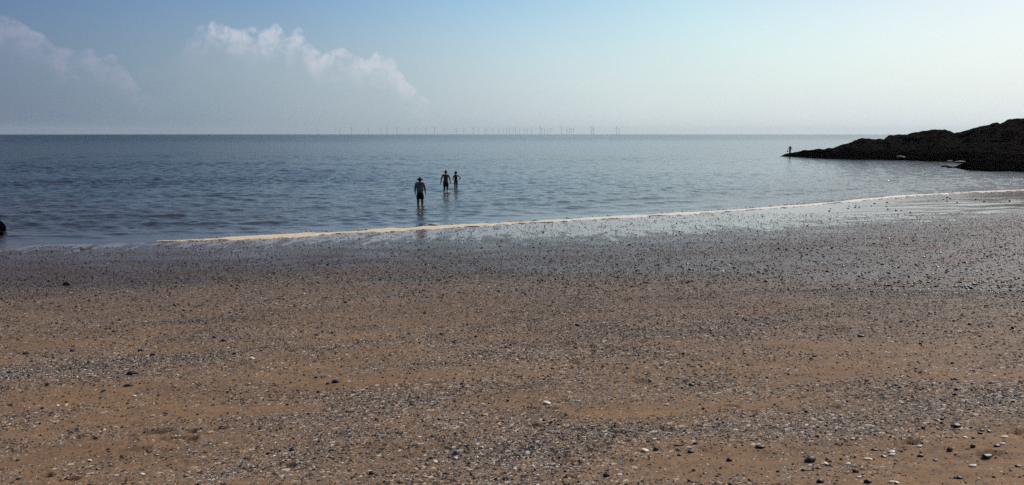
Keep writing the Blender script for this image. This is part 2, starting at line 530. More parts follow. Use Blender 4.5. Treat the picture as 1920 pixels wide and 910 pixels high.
streak = t.noise(t.mapping(geo, (0.004, 0.03, 1)), 1, 4, 0.6)
rg = t.math('ADD', t.ss(off, 0, 90, 0.05, 0.13), t.math('MULTIPLY', t.ss(off, 100, 900), t.ss(streak, 0.35, 0.65, 0.0, 0.12)))
rg = t.math('ADD', rg, t.math('MULTIPLY', ruf, 0.10))
t.l(rg, p.inputs['Roughness'])
r_small = t.noise(t.mapping(geo, (2.2, 3.4, 1), (0, 0, R(6))), 1.6, 5, 0.6, 0.4)
r_mid = t.noise(t.mapping(geo, (0.4, 0.8, 1), (0, 0, R(-5))), 1.0, 5, 0.62, 0.3)
rk = t.math('MULTIPLY_ADD', ruf, 2.2, 0.9)
b1 = t.bump(r_mid, t.math('MULTIPLY', t.ss(off, 25, 140, 0.0, 0.24), rk), 0.9)
r_far = t.noise(t.mapping(geo, (0.06, 0.14, 1)), 1.0, 6, 0.75)
b1 = t.bump(r_far, t.math('MULTIPLY', t.ss(off, 120, 500, 0.0, 0.25), rk), 5.0, b1)
b2 = t.bump(r_small, t.math('MULTIPLY_ADD', spk, 0.32, t.ss(off, -1, 12, 0.10, 0.38)), 0.10, b1)
t.l(b2, p.inputs['Normal'])
sea = link('sea', me, m_sea)
tag(sea, kind='structure')

# ------------------------------------------------------------------ foam line
ph_ = (1 + 5 ** 0.5) / 2
ICO = np.array([(-1, ph_, 0), (1, ph_, 0), (-1, -ph_, 0), (1, -ph_, 0), (0, -1, ph_), (0, 1, ph_), (0, -1, -ph_), (0, 1, -ph_), (ph_, 0, -1), (ph_, 0, 1), (-ph_, 0, -1), (-ph_, 0, 1)], float)
ICO /= np.linalg.norm(ICO[0])
ICF = np.array([(0, 11, 5), (0, 5, 1), (0, 1, 7), (0, 7, 10), (0, 10, 11), (1, 5, 9), (5, 11, 4), (11, 10, 2), (10, 7, 6), (7, 1, 8), (3, 9, 4), (3, 4, 2), (3, 2, 6), (3, 6, 8), (3, 8, 9), (4, 9, 5), (2, 4, 11), (6, 2, 10), (8, 6, 7), (9, 8, 1)])

def ribbon():
    xs = []
    x = sea_hit(288, 456)[0]
    while x < 62:
        xs.append(x); x += 0.07
    xs = np.array(xs)
    ys = s_y = np.array([np.mean([shore_y(q + d) for d in (-4, -2, 0, 2, 4)]) for q in xs])
    tx = np.gradient(xs); ty = np.gradient(ys); L = np.hypot(tx, ty)
    nx, ny = ty / L, -tx / L         # landward
    n = len(xs); K = 13
    grow = sstep(xs, xs[0], xs[0] + 2.5)
    wd = (0.35 + 0.55 * grow) * (0.45 + 1.1 * fbm(xs * 0.45, xs * 0, 61, 4)) * (0.35 + 0.65 * grow)
    wd *= np.interp(xs, [0, 14, 40], [0.9, 0.58, 0.42]) * (0.45 + 0.75 * sstep(fbm(xs * 1.1, xs * 0 + 4, 71, 3), 0.3, 0.6))
    cen = 0.5 * (fbm(xs * 0.3, xs * 0, 62, 3) - 0.5)
    V = np.zeros((n, K, 3))
    for j in range(K):
        u = j / (K - 1) * 2 - 1
        edge = (fbm(xs * 2.6, xs * 0 + j * 3 * (abs(u) > 0.8), 63 + int(u > 0), 4) - 0.5) * 0.5
        o = cen + u * wd * (0.62 + edge * (abs(u) ** 2))
        X = xs + nx * o; Y = ys + ny * o
        base = np.maximum(ground_z(X, Y), 0.004)
        h = (1 - u * u) ** 0.6 * (0.028 + 0.022 * vnoise(X * 5, Y * 5, 66)) if abs(u) < 1 else -0.012
        V[:, j, 0] = X; V[:, j, 1] = Y; V[:, j, 2] = base + h
    i = np.arange(n - 1)[:, None] * K + np.arange(K - 1)[None, :]
    q = np.stack([i, i + K, i + K + 1, i + 1], -1).reshape(-1, 4)
    return V.reshape(-1, 3), q
m_foam, t, p, _ = material('sea_foam')
geo = t.n('ShaderNodeNewGeometry').outputs['Position']
n_ = t.noise(geo, 7, 5, 0.7)
sx = t.n('ShaderNodeSeparateXYZ'); t.l(geo, sx.inputs[0])
c = t.mix(t.ss(sx.outputs[0], -8, 12), (0.72, 0.61, 0.44), (0.82, 0.79, 0.73))
c = t.mix(t.math('MULTIPLY', t.ss(n_, 0.5, 0.75), 0.5), c, (0.45, 0.34, 0.22))
t.l(c, p.inputs['Base Color']); p.inputs['Roughness'].default_value = 0.75
p.inputs['Subsurface Weight'].default_value = 0.0
vv = t.n('ShaderNodeTexVoronoi'); t.l(geo, vv.inputs['Vector']); vv.inputs['Scale'].default_value = 22
t.l(t.bump(vv.outputs['Distance'], 0.5, 0.02), p.inputs['Normal'])
V, q = ribbon()
# loose flecks and lace on both sides of the line
nf = 2200
fx_ = sea_hit(288, 456)[0] + 0.5 + 74 * rng.random(nf) ** 1.2; fy_ = np.array([np.mean([shore_y(q_ + d_) for d_ in (-4, -2, 0, 2, 4)]) for q_ in fx_]) + rng.normal(0.1, 0.6, nf)
sz = np.exp(rng.normal(-3.8, 0.5, nf))
P_ = ICO[None] * np.stack([sz * 1.8, sz, sz * 0.28], 1)[:, None]
P_ = P_ + np.stack([fx_, fy_, np.maximum(ground_z(fx_, fy_), 0.0) + 0.006], 1)[:, None]
tri = (ICF[None] + (np.arange(nf) * 12)[:, None, None]).reshape(-1, 3) + len(V)
fm = bpy.data.meshes.new('sea_foam')
fm.from_pydata(np.concatenate([V, P_.reshape(-1, 3)]).tolist(), [], [tuple(a_) for a_ in q.tolist()] + [tuple(a_) for a_ in tri.tolist()])
fm.polygons.foreach_set('use_smooth', np.full(len(fm.polygons), True)); fm.update()
foam = link('sea_foam', fm, m_foam)
tag(foam, 'long cream line of sea foam lying along the edge of the water', 'sea foam', kind='stuff')

# ------------------------------------------------------------------ gravel and shell fragments
LIGHT = np.array([(0.66, 0.60, 0.50), (0.72, 0.68, 0.62), (0.55, 0.45, 0.34), (0.60, 0.47, 0.38), (0.76, 0.74, 0.70)])
GREY = np.array([(0.12, 0.105, 0.09), (0.20, 0.17, 0.14), (0.09, 0.08, 0.07), (0.26, 0.22, 0.17), (0.14, 0.13, 0.125)])
DARK = np.array([(0.025, 0.023, 0.024), (0.035, 0.03, 0.03), (0.045, 0.032, 0.026), (0.02, 0.02, 0.026)])
BROWN = np.array([(0.25, 0.15, 0.10), (0.32, 0.20, 0.13), (0.18, 0.12, 0.085), (0.24, 0.19, 0.11)])

def scatter(n_try, r0, r1, size_med, size_sig, size_max, half_deg, sharp=1.35, keep=1.0):
    r = np.sqrt(rng.random(n_try) * (r1 ** 2 - r0 ** 2) + r0 ** 2)
    a = R(half_deg) * (rng.random(n_try) * 2 - 1)
    x, y = r * np.sin(a), r * np.cos(a)
    g = gravel_of(x, y)
    s_ = s_of(x, y)
    ok = (rng.random(n_try) < (0.12 + 0.88 * g ** sharp) * (1 - 0.97 * sstep(np.abs(a), R(43), R(half_deg)))) & (s_ > 0.8)
    x, y, g = x[ok], y[ok], g[ok]
    n = len(x)
    wet = wet_of(x, y)
    size = np.minimum(size_med * np.exp(rng.normal(0, size_sig, n)), size_max)
    kind = rng.random(n)
    pl = 0.26 + 0.12 * (fbm(x * 0.7, y * 1.2, 88, 2) - 0.5) * 4 * (1 - wet) - 0.16 * wet
    idx = np.where(kind < pl, 0, np.where(kind < pl + 0.22, 1, np.where(kind < pl + 0.22 + 0.26, 2, 3)))
    rgb = np.zeros((n, 3))
    for k, P in enumerate((LIGHT, GREY, DARK, BROWN)):
        m = idx == k
        rgb[m] = P[rng.integers(0, len(P), m.sum())]
    rgb *= (0.65 + 0.45 * rng.random((n, 1)))
    rgb[idx == 0] *= 1.12
    rgb *= (1 - 0.55 * wet ** 0.7)[:, None]
    shell = idx == 0
    size = np.where(idx == 2, size * 1.15, size)
    flat = np.where(shell, 0.12 + 0.18 * rng.random(n), 0.35 + 0.35 * rng.random(n))
    asp = 0.5 + 0.5 * rng.random(n)
    P = ICO[None] * (0.82 + 0.36 * rng.random((n, 12, 1)))
    P = P * np.stack([size, size * asp, size * flat], 1)[:, None] * 0.5
    tilt = np.where(shell, rng.normal(0, 0.38, n), rng.normal(0, 0.18, n))
    rz = rng.random(n) * 6.283
    ct, st = np.cos(tilt)[:, None], np.sin(tilt)[:, None]
    X, Y, Z = P[..., 0], P[..., 1], P[..., 2]
    Y, Z = Y * ct - Z * st, Y * st + Z * ct
    cz, sz = np.cos(rz)[:, None], np.sin(rz)[:, None]
    X, Y = X * cz - Y * sz, X * sz + Y * cz
    zb = ground_z(x, y) + size * flat * 0.5 * 0.55
    V = np.stack([X + x[:, None], Y + y[:, None], Z + zb[:, None]], -1).reshape(-1, 3)
    Fc = (ICF[None] + (np.arange(n) * 12)[:, None, None]).reshape(-1, 3)
    return V, Fc, np.repeat(rgb, 12, 0), np.repeat(wet, 12)

parts = [scatter(210000, 2.2, 7.5, 0.0088, 0.45, 0.032, 72),
         scatter(330000, 7.5, 15, 0.0132, 0.42, 0.050, 68),
         scatter(440000, 15, 44, 0.024, 0.42, 0.08, 62)]
V = np.concatenate([q_[0] for q_ in parts])
offs = np.cumsum([0] + [len(q_[0]) for q_ in parts])[:-1]
Fc = np.concatenate([q_[1] + o_ for q_, o_ in zip(parts, offs)])
me = new_mesh('shell_gravel', V, tris=Fc, smooth=False)
cattr(me, 'tone', np.concatenate([q_[2] for q_ in parts])); fattr(me, 'wet', np.concatenate([q_[3] for q_ in parts]))
print('gravel pieces', len(V) // 12)
m_grav, t, p, _ = material('gravel')
t.l(t.attr('tone', 'Color'), p.inputs['Base Color'])
t.l(t.ss(t.attr('wet'), 0, 1, 0.65, 0.40), p.inputs['Roughness'])
grav_o = link('shell_gravel', me, m_grav)
tag(grav_o, 'countless small pebbles and broken shells strewn in bands over the beach', 'gravel', kind='stuff')

# ------------------------------------------------------------------ single stones and shells
m_dark, t, p, _ = material('dark_stone')
geo = t.n('ShaderNodeTexCoord').outputs['Object']
n_ = t.noise(geo, 40, 5, 0.65)
t.l(t.mix(t.ss(n_, 0.3, 0.7), (0.022, 0.020, 0.021), (0.055, 0.050, 0.052)), p.inputs['Base Color'])
p.inputs['Roughness'].default_value = 0.5
t.l(t.bump(n_, 0.5, 0.004), p.inputs['Normal'])
m_blue, t, p, _ = material('blue_stone')
t.l(t.mix(t.noise(t.n('ShaderNodeTexCoord').outputs['Object'], 50, 4), (0.06, 0.075, 0.14), (0.16, 0.17, 0.24)), p.inputs['Base Color'])
p.inputs['Roughness'].default_value = 0.4
m_white, t, p, _ = material('shell')
geo = t.n('ShaderNodeTexCoord').outputs['Object']
wv = t.n('ShaderNodeTexWave'); wv.inputs['Scale'].default_value = 60; wv.inputs['Distortion'].default_value = 1.0; t.l(geo, wv.inputs['Vector'])
t.l(t.mix(t.math('MULTIPLY', wv.outputs['Fac'], 0.5), (0.78, 0.73, 0.64), (0.62, 0.54, 0.43)), p.inputs['Base Color'])
p.inputs['Roughness'].default_value = 0.45
m_wood, t, p, _ = material('driftwood')
t.l(t.mix(t.noise(t.n('ShaderNodeTexCoord').outputs['Object'], 60, 4), (0.03, 0.022, 0.018), (0.08, 0.055, 0.04)), p.inputs['Base Color'])
p.inputs['Roughness'].default_value = 0.8

def stone_mesh(L, W, H, seed, sub=3):
    bm = bmesh.new()
    bmesh.ops.create_icosphere(bm, subdivisions=sub, radius=1)
    rg_ = random.Random(seed)
    planes = [(Vector((rg_.uniform(-1, 1), rg_.uniform(-1, 1), rg_.uniform(-0.6, 1))).normalized(), rg_.uniform(0.62, 0.95)) for _ in range(7)]
    for v in bm.verts:
        for n, d in planes:
            k = v.co.dot(n)
            if k > d: v.co -= n * (k - d) * 0.85
        q = v.co.normalized()
        v.co *= 1 + 0.10 * (float(fbm(q.x * 3 + seed, q.y * 3 + q.z * 2.3, seed, 3)) - 0.5) * 2
        v.co.x *= L / 2; v.co.y *= W / 2; v.co.z *= H / 2
    me = bpy.data.meshes.new('stone'); bm.to_mesh(me); bm.free()
    me.polygons.foreach_set('use_smooth', np.full(len(me.polygons), sub > 2)); me.update()
    return me

def shell_mesh(L, W, H, seed):
    # a ribbed, cupped bivalve half: thin dome with a pointed hinge
    n, k = 18, 7
    vs, fs = [], []
    rg_ = random.Random(seed)
    th = 0.06
    for side in (0, 1):
        for i in range(k + 1):
            rr = i / k
            for j in range(n + 1):
                a = -math.pi * 0.62 + 1.24 * math.pi * j / n
                rib = 1 + 0.035 * math.cos(j * math.pi) * rr
                x = (-0.85 + (0.85 + math.cos(a)) * rr * rib)
                y = math.sin(a) * rr * rib
                zc = math.sqrt(max(0, 1 - rr * rr * 0.92)) * (1 - 0.3 * side * 0) - th * side * (1 if rr < 1 else 0.5)
                vs.append((x * L / 2, y * W / 2, zc * H - 0.25 * H))
    def id_(s_, i, j): return s_ * (k + 1) * (n + 1) + i * (n + 1) + j
    for i in range(k):
        for j in range(n):
            fs.append((id_(0, i, j), id_(0, i + 1, j), id_(0, i + 1, j + 1), id_(0, i, j + 1)))
            fs.append((id_(1, i, j), id_(1, i, j + 1), id_(1, i + 1, j + 1), id_(1, i + 1, j)))
    for j in range(n):
        fs.append((id_(0, k, j), id_(1, k, j), id_(1, k, j + 1), id_(0, k, j + 1)))
    return new_mesh('shell', vs, faces=fs)

def place(kind, px, py, wpx, label, h=0.45, mat=None, asp=0.75, rz=None, group=None, tilt=0.0):
    x, y = ground_hit(px, py)
    z = float(ground_z(np.array([x]), np.array([y]))[0])
    dist = math.sqrt(x * x + y * y + (EYE - z) ** 2)
    L = wpx * dist / F
    seed = int(px * 7 + py)
    if kind == 'stone':
        me = stone_mesh(L, L * asp, L * h, seed); zz = z + L * h * 0.28
    elif kind == 'shell':
        me = shell_mesh(L, L * 0.85, L * 0.32, seed); zz = z + L * 0.08
    o = link(kind, me, mat or (m_dark if kind == 'stone' else m_white), loc=(x, y, zz))
    o.rotation_euler = (tilt, 0, rz if rz is not None else random.Random(seed).uniform(-0.35, 0.35) + (math.pi * random.Random(seed + 1).randint(0, 1)))
    tag(o, label, kind, group)
    return o

GS, GW = 'dark stones lying on the sand', 'pale shells lying on the sand'
stones = [
 (630, 717, 16, 'long flat dark stone on clean sand left of centre, largest there', .4),
 (615, 720, 8, 'small dark stone touching the left end of the long flat dark stone', .45),
 (598, 736, 9, 'rounded dark stone just below and left of the long flat dark stone', .5),
 (1425, 839, 18, 'flat dark slab at the lower edge of the grey gravel band, right of centre', .35),
 (1367, 865, 11, 'rounded black stone on open sand below the flat dark slab', .7),
 (1295, 848, 13, 'flat dark stone with brown tint left of the rounded black stone', .4),
 (1230, 844, 11, 'pointed triangular dark stone beside a broken white shell', .75),
 (1137, 894, 13, 'dark wedge-shaped stone at the bottom edge left of the bright white shell', .7),
 (1296, 723, 11, 'lone rounded black stone on brown sand in the middle of the right half', .6),
 (1084, 611, 14, 'flat dark stone in the far gravel just right of centre', .35),
 (1519, 865, 21, 'largest black stone, lumpy, on open sand at the lower right', .55),
 (1538, 904, 15, 'smooth oblong black stone cut by the bottom edge right of centre', .5),
 (1627, 905, 14, 'grey-topped dark stone at the bottom edge under the white-capped stone', .5),
 (1604, 886, 11, 'dark stone with a white cap near the bottom edge', .7),
 (1506, 883, 9, 'small tilted black stone below the largest black stone', .5),
 (1535, 879, 9, 'small black stone right of and below the largest black stone', .4),
 (1639, 844, 12, 'thin flat dark stone above the pair of long white shells', .3),
 (1657, 857, 12, 'flat brown-black stone left of the crossed white shells', .35),
 (1793, 799, 17, 'long thin black stone at the lower edge of the grey gravel on the right', .35),
 (1781, 846, 10, 'nearly round black stone on bare sand at the lower right', .85),
 (1824, 839, 9, 'small round black stone up and right of the nearly round one', .8),
 (1839, 814, 10, 'lower left one of three close black stones near the right edge', .45),
 (1855, 810, 9, 'right-hand one of three close black stones near the right edge', .5),
 (1841, 808, 9, 'upper left one of three close black stones near the right edge', .4),
 (1870, 837, 12, 'black stone beside a small white shell near the right edge', .4),
 (1851, 856, 17, 'long black stone lying in a footprint near the right edge', .35),
 (1726, 856, 11, 'oblong black stone below a dark footprint on the right', .45),
 (1754, 864, 9, 'small brown-black stone right of the oblong black stone', .45),
 (1799, 897, 12, 'flat dark stone at the bottom edge towards the right corner', .4),
 (1909, 875, 13, 'flat dark stone against the right edge near the bottom corner', .3),
 (932, 900, 12, 'dark jagged stone at the bottom edge in the centre', .45),
 (697, 889, 11, 'left one of two round black stones at the bottom left of centre', .6),
 (707, 892, 9, 'right one of two round black stones at the bottom left of centre', .5),
 (549, 844, 12, 'black stone on smooth sand at the lower left of centre', .5),
 (247, 702, 18, 'long low black stone below the pale shell band on the left', .4),
 (241, 724, 18, 'flat black stone with thin ends under the long low one on the left', .3),
 (136, 659, 10, 'small black stone above the pale shell band near the left edge', .4),
 (264, 659, 10, 'small black stone at the top of the pale shell band, left third', .5),
 (287, 666, 10, 'small black stone at the right end of the pale shell band', .45),
 (50, 664, 13, 'flat black stone at the left end of the pale shell band', .35),
 (89, 722, 8, 'small black stone on clean sand near the left edge', .6),
 (419, 640, 9, 'right one of two small black stones left of centre in far sand', .6),
 (402, 634, 8, 'left one of two small black stones left of centre in far sand', .6),
 (853, 643, 11, 'small black stone in the middle distance just left of centre', .4),
 (828, 627, 13, 'thin flat dark stone in the middle distance left of centre', .3),
 (1614, 631, 13, 'flat black stone where far gravel meets smooth orange sand', .3),
 (125, 535, 13, 'low black stone by itself in the wet gravel at the far left', .6),
]
for px, py, wp, lab, h in stones:
    place('stone', px, py, wp, lab, h=h, group=GS)
place('stone', 855, 853, 11, 'blue-grey rounded stone ringed by white shell pieces, bottom centre', h=.85, mat=m_blue, asp=.8)
place('stone', 19, 699, 10, 'purplish blue stone at the left edge in the pale shell band', h=.5, mat=m_blue)
place('stone', 1274, 854, 8, 'small violet-blue stone on sand below the grey gravel', h=.6, mat=m_blue)
shells = [
 (1162, 892, 12, 'brightest white curved shell beside the dark wedge-shaped stone'),
 (1209, 846, 15, 'broken white shell left of the pointed triangular dark stone'),
 (1025, 757, 15, 'long thin white shell in gravel at the centre'),
 (1625, 862, 11, 'left half of a pair of long white shells at the lower right'),
 (1632, 862, 8, 'right half of a pair of long white shells at the lower right'),
 (1611, 896, 9, 'oval white shell below the white-capped stone'),
 (1590, 871, 10, 'white shell above and left of the white-capped stone'),
 (1548, 870, 9, 'white shell right of the largest black stone'),
 (1519, 874, 8, 'white shell just under the largest black stone'),
 (1672, 905, 10, 'left one of two white shells side by side on the bottom edge'),
 (1681, 906, 10, 'right one of two white shells side by side on the bottom edge'),
 (1599, 824, 9, 'white shell on the sand just below the grey gravel band, right'),
 (1672, 849, 12, 'upper one of two crossed long white shells at the lower right'),
 (1673, 854, 11, 'lower one of two crossed long white shells at the lower right'),
 (1883, 821, 11, 'white shell near the right edge under the three close black stones'),
 (1880, 833, 8, 'small white shell beside a black stone near the right edge'),
 (1824, 875, 12, 'long pale shell on bare sand at the lower right'),
 (1724, 838, 9, 'white shell at the right end of a dark footprint'),
 (1810, 821, 8, 'cream shell on sand left of the three close black stones'),
 (855, 860, 8, 'white shell piece at the foot of the blue-grey stone'),
 (785, 863, 8, 'white shell in gravel left of the blue-grey stone'),
 (816, 867, 9, 'cream oval shell below and left of the blue-grey stone'),
 (831, 867, 7, 'small white shell between the cream oval shell and blue-grey stone'),
 (287, 781, 10, 'bright white shell alone above the dark footprints on the left'),
 (168, 864, 7, 'small bright white shell left of the footprints'),
 (218, 893, 9, 'oval white shell close to the bottom edge on the left'),
 (267, 890, 8, 'white shell beside a dark mark at the bottom left'),
 (252, 743, 7, 'white shell on smooth sand under the two low black stones'),
 (191, 750, 7, 'white shell on smooth sand left of the row of shells'),
 (473, 673, 9, 'curved white shell at the right end of the left shell gravel'),
 (880, 669, 8, 'bright white shell in the middle distance near the centre'),
 (490, 838, 7, 'white shell left of the black stone on smooth sand'),
 (1227, 825, 10, 'white shell in the grey gravel above the broken shell'),
 (1251, 760, 9, 'white shell in the middle of the right half near a footprint'),
]
for px, py, wp, lab in shells:
    place('shell', px, py, wp, lab, group=GW)

# stones standing in the thin sheet of water on the right
pts = [(1592, 387), (1605, 386), (1590, 391.5), (1634, 387), (1640, 382), (1663, 380), (1662, 388), (1665, 393), (1742, 377), (1756, 377), (1769, 374),
       (1776, 371), (1782, 373), (1795, 380), (1776, 378), (1707, 399), (1611, 389), (1603, 389), (1555, 396), (1557, 392), (1845, 378), (1893, 377),
       (1830, 375), (1680, 395), (1690, 395)]
for i, (px, py) in enumerate(pts):
    place('stone', px, py, random.uniform(2.4, 4.6), 'small black stone poking out of the shallow sheet of water inside the foam line', h=.5,
          group='black stones in the shallow water on the right')

def stick(px0, py0, px1, py1, rad, label):
    a = ground_hit(px0, py0); b = ground_hit(px1, py1)
    n, k = 12, 7
    vs, fs = [], []
    A_ = Vector((a[0], a[1], 0)); B_ = Vector((b[0], b[1], 0)); d = (B_ - A_); side = Vector((-d.y, d.x, 0)).normalized()
    for i in range(n + 1):
        u = i / n
        c_ = A_ + d * u + side * 0.06 * d.length * math.sin(u * 7) * 0.5
        z_ = float(ground_z(np.array([c_.x]), np.array([c_.y]))[0]) + rad * 0.6 + 0.5 * rad * math.sin(u * 9)
        r_ = rad * (1 - 0.55 * u) * (1 if 0 < i < n else 0.35)
        for j in range(k):
            an = 2 * math.pi * j / k
            vs.append(tuple(c_ + side * math.cos(an) * r_ + Vector((0, 0, z_ + math.sin(an) * r_))))
    for i in range(n):
        for j in range(k):
            fs.append((i * k + j, i * k + (j + 1) % k, (i + 1) * k + (j + 1) % k, (i + 1) * k + j))
    fs.append(tuple(range(k))[::-1]); fs.append(tuple(range(n * k, n * k + k)))
    cx, cy = vs[0][0], vs[0][1]; cz = vs[0][2]
    vs = [(v[0] - cx, v[1] - cy, v[2] - cz) for v in vs]
    o = link('stick', new_mesh('stick', vs, faces=fs), m_wood, loc=(cx, cy, cz))
    tag(o, label, 'driftwood')
stick(150, 469, 174, 466, 0.025, 'thin dark stick lying on wet sand by the waterline at the far left')
stick(1264, 837, 1284, 835, 0.006, 'short dark stick on the lower edge of the grey gravel')
stick(1232, 803, 1262, 804, 0.006, 'long thin dark strip in the middle of the right half gravel')  # dark strip built as a thin rod
stick(262, 716, 278, 714, 0.003, 'thin pale twig on sand between the two low black stones on the left')
stick(648, 774, 668, 772, 0.008, 'dark twig in gravel left of centre')

# ------------------------------------------------------------------ rocks
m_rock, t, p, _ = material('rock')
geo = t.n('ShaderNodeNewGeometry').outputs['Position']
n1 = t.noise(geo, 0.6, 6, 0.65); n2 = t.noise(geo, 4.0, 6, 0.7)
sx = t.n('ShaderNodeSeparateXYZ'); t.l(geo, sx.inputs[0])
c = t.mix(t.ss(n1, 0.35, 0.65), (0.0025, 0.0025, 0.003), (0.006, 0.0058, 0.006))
tide_lit = t.ss(t.math('ADD', sx.outputs[2], t.math('MULTIPLY', n1, 1.2)), 1.4, 2.4)
c = t.mix(t.math('MULTIPLY', tide_lit, t.ss(n2, 0.40, 0.62)), c, (0.032, 0.028, 0.024))  # paler rock above the tide, raised to paint in highlights on the tops
c = t.mix(t.math('MULTIPLY', t.math('SUBTRACT', 1.0, tide_lit), t.ss(n2, 0.5, 0.7)), c, (0.003, 0.0035, 0.0025))
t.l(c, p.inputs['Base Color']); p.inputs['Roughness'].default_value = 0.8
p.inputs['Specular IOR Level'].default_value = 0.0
vv = t.n('ShaderNodeTexVoronoi'); t.l(t.mapping(geo, (0.7, 0.7, 1.6), (0.5, 0.35, 0)), vv.inputs['Vector']); vv.inputs['Scale'].default_value = 1.3
hh = t.math('ADD', t.math('MULTIPLY', n2, 0.7), vv.outputs['Distance'])
t.l(t.bump(hh, 0.9, 0.35), p.inputs['Normal'])

def eye_y(py):      # photo row -> drop below eye level per metre (for far things straight along the ground)
    return py
def rock_ridge(name, front, sky_line, width, seed, du=2.0, px_end=2600, crag=1.0):
    us = np.arange(front[0][0], px_end, du)
    fy = np.interp(us, [q[0] for q in front], [q[1] for q in front])
    sy = np.interp(us, [q[0] for q in sky_line], [q[1] for q in sky_line])
    wd = np.interp(us, [q[0] for q in width], [q[1] for q in width])
    vs_ = np.concatenate([np.linspace(-0.25, 1, 34), np.linspace(1.06, 2.3, 18)])
    V = np.zeros((len(us), len(vs_), 3))
    for i, u in enumerate(us):
        a = np.array(ray(u, fy[i])); tt = EYE / -a[2]
        P = a[:2] * tt; D = np.hypot(*P); dirn = P / D
        Dc = D + wd[i]
        b = ray(u, sy[i]); zc = EYE + b[2] / math.hypot(b[0], b[1]) * Dc
        for j, v in enumerate(vs_):
            V[i, j, :2] = P + dirn * wd[i] * v
            if v < 0: z_ = v * 4 * 0.8
            elif v <= 1: z_ = zc * (0.28 * v ** 0.35 + 0.72 * v ** 1.05)
            else: z_ = zc - (zc + 1.0) * ((v - 1) / 1.3) ** 1.3
            V[i, j, 2] = z_
    X, Y = V[..., 0], V[..., 1]
    hgt_ = np.maximum(V[..., 2], 0.15)
    k = np.clip(vs_, 0, 1)[None, :]
    near = np.exp(-((vs_[None, :] - 1) / 0.16) ** 2)   # keep the crest on the outline
    A_ = crag * np.minimum(hgt_, 3.0) * (1 - 0.75 * near)
    ridge = 1 - 2 * np.abs(fbm(X * 0.35 + Y * 0.12, Y * 0.33, seed, 4) - 0.5) * 2
    strata = (fbm((X - V[..., 2] * 1.5) * 0.9, Y * 0.25, seed + 5, 3) - 0.5)
    blk = np.floor(fbm(X * 0.6, Y * 0.6, seed + 9, 2) * 7) / 7 - 0.5
    V[..., 2] += A_ * (0.32 * (ridge - 0.35) + 0.5 * strata + 0.6 * blk)
    V[..., 2] += 0.16 * crag * (vnoise(X * 2.1, Y * 2.1, seed + 20) - 0.5) + 0.45 * crag * near * (vnoise(X * 0.9, Y * 0.9, seed + 21) - 0.5)* np.minimum(hgt_, 1.5)
    n, m = V.shape[:2]
    i = np.arange(n - 1)[:, None] * m + np.arange(m - 1)[None, :]
    q = np.stack([i, i + m, i + m + 1, i + 1], -1).reshape(-1, 4)
    me = new_mesh(name, V.reshape(-1, 3), quads=q, smooth=False)
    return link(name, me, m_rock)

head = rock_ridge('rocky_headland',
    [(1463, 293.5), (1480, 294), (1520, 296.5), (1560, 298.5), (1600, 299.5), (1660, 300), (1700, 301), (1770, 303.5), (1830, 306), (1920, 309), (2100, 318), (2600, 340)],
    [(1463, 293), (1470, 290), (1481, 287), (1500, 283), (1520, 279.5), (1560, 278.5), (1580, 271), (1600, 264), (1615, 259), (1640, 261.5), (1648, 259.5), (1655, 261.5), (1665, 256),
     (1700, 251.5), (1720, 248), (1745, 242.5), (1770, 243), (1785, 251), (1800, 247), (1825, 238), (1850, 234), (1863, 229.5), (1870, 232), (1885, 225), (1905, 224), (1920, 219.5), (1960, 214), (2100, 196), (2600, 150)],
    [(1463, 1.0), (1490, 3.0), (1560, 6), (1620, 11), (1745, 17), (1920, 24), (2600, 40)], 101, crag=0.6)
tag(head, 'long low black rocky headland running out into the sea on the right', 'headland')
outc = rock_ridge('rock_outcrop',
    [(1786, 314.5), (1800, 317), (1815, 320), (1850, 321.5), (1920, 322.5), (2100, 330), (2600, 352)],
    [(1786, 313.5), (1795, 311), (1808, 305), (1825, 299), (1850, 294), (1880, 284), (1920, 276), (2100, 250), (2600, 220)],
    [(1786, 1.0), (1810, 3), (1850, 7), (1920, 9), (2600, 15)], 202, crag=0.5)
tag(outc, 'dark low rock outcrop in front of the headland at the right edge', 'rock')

def rock(px, py, L, W, H, label, seed, cat='rock', mat=None, sink=0.35, group=None, name='rock'):
    x, y = sea_hit(px, py)
    me = stone_mesh(L, W, H, seed, sub=4)
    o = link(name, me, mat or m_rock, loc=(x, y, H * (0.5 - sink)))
    tag(o, label, cat, group)
    return o
m_pale, t, p, _ = material('pale_rock')
t.l(t.mix(t.noise(t.n('ShaderNodeNewGeometry').outputs['Position'], 1.5, 5, 0.7), (0.22, 0.19, 0.15), (0.09, 0.08, 0.065)), p.inputs['Base Color'])
p.inputs['Roughness'].default_value = 0.8
rock(-12, 435, 0.85, 1.1, 0.85, 'dark seaweed-covered rock in the water at the far left edge', 31)
rock(-14, 443, 0.7, 0.9, 0.5, 'low dark rock just in front of the one at the far left edge', 32)
rock(1772, 313, 1.0, 0.8, 0.3, 'left one of two tiny black rocks awash off the outcrop tip', 33)
rock(1781, 314.8, 0.7, 0.6, 0.3, 'right one of two tiny black rocks awash off the outcrop tip', 34)
dg = bpy.context.evaluated_depsgraph_get()
rb = ray(1687, 296)
hit_, loc_, _, _ = head.ray_cast(Vector((0, 0, EYE)), Vector(rb).normalized())
pb = link('rock', stone_mesh(1.5, 1.1, 0.45, 35, sub=4), m_pale, loc=(loc_.x, loc_.y - 0.3, loc_.z + 0.1) if hit_ else (60, 130, 0.5))
tag(pb, 'flat pale boulder lying low on the face of the black headland', 'rock')
rock(1800, 306.0, 1.6, 1.2, 0.4, 'pale tan ledge between the headland and the rock outcrop', 36, mat=m_pale, sink=0.15)
rock(1781, 304.3, 0.9, 0.7, 0.35, 'small pale ledge left of the larger tan one by the headland', 37, mat=m_pale, sink=0.2)

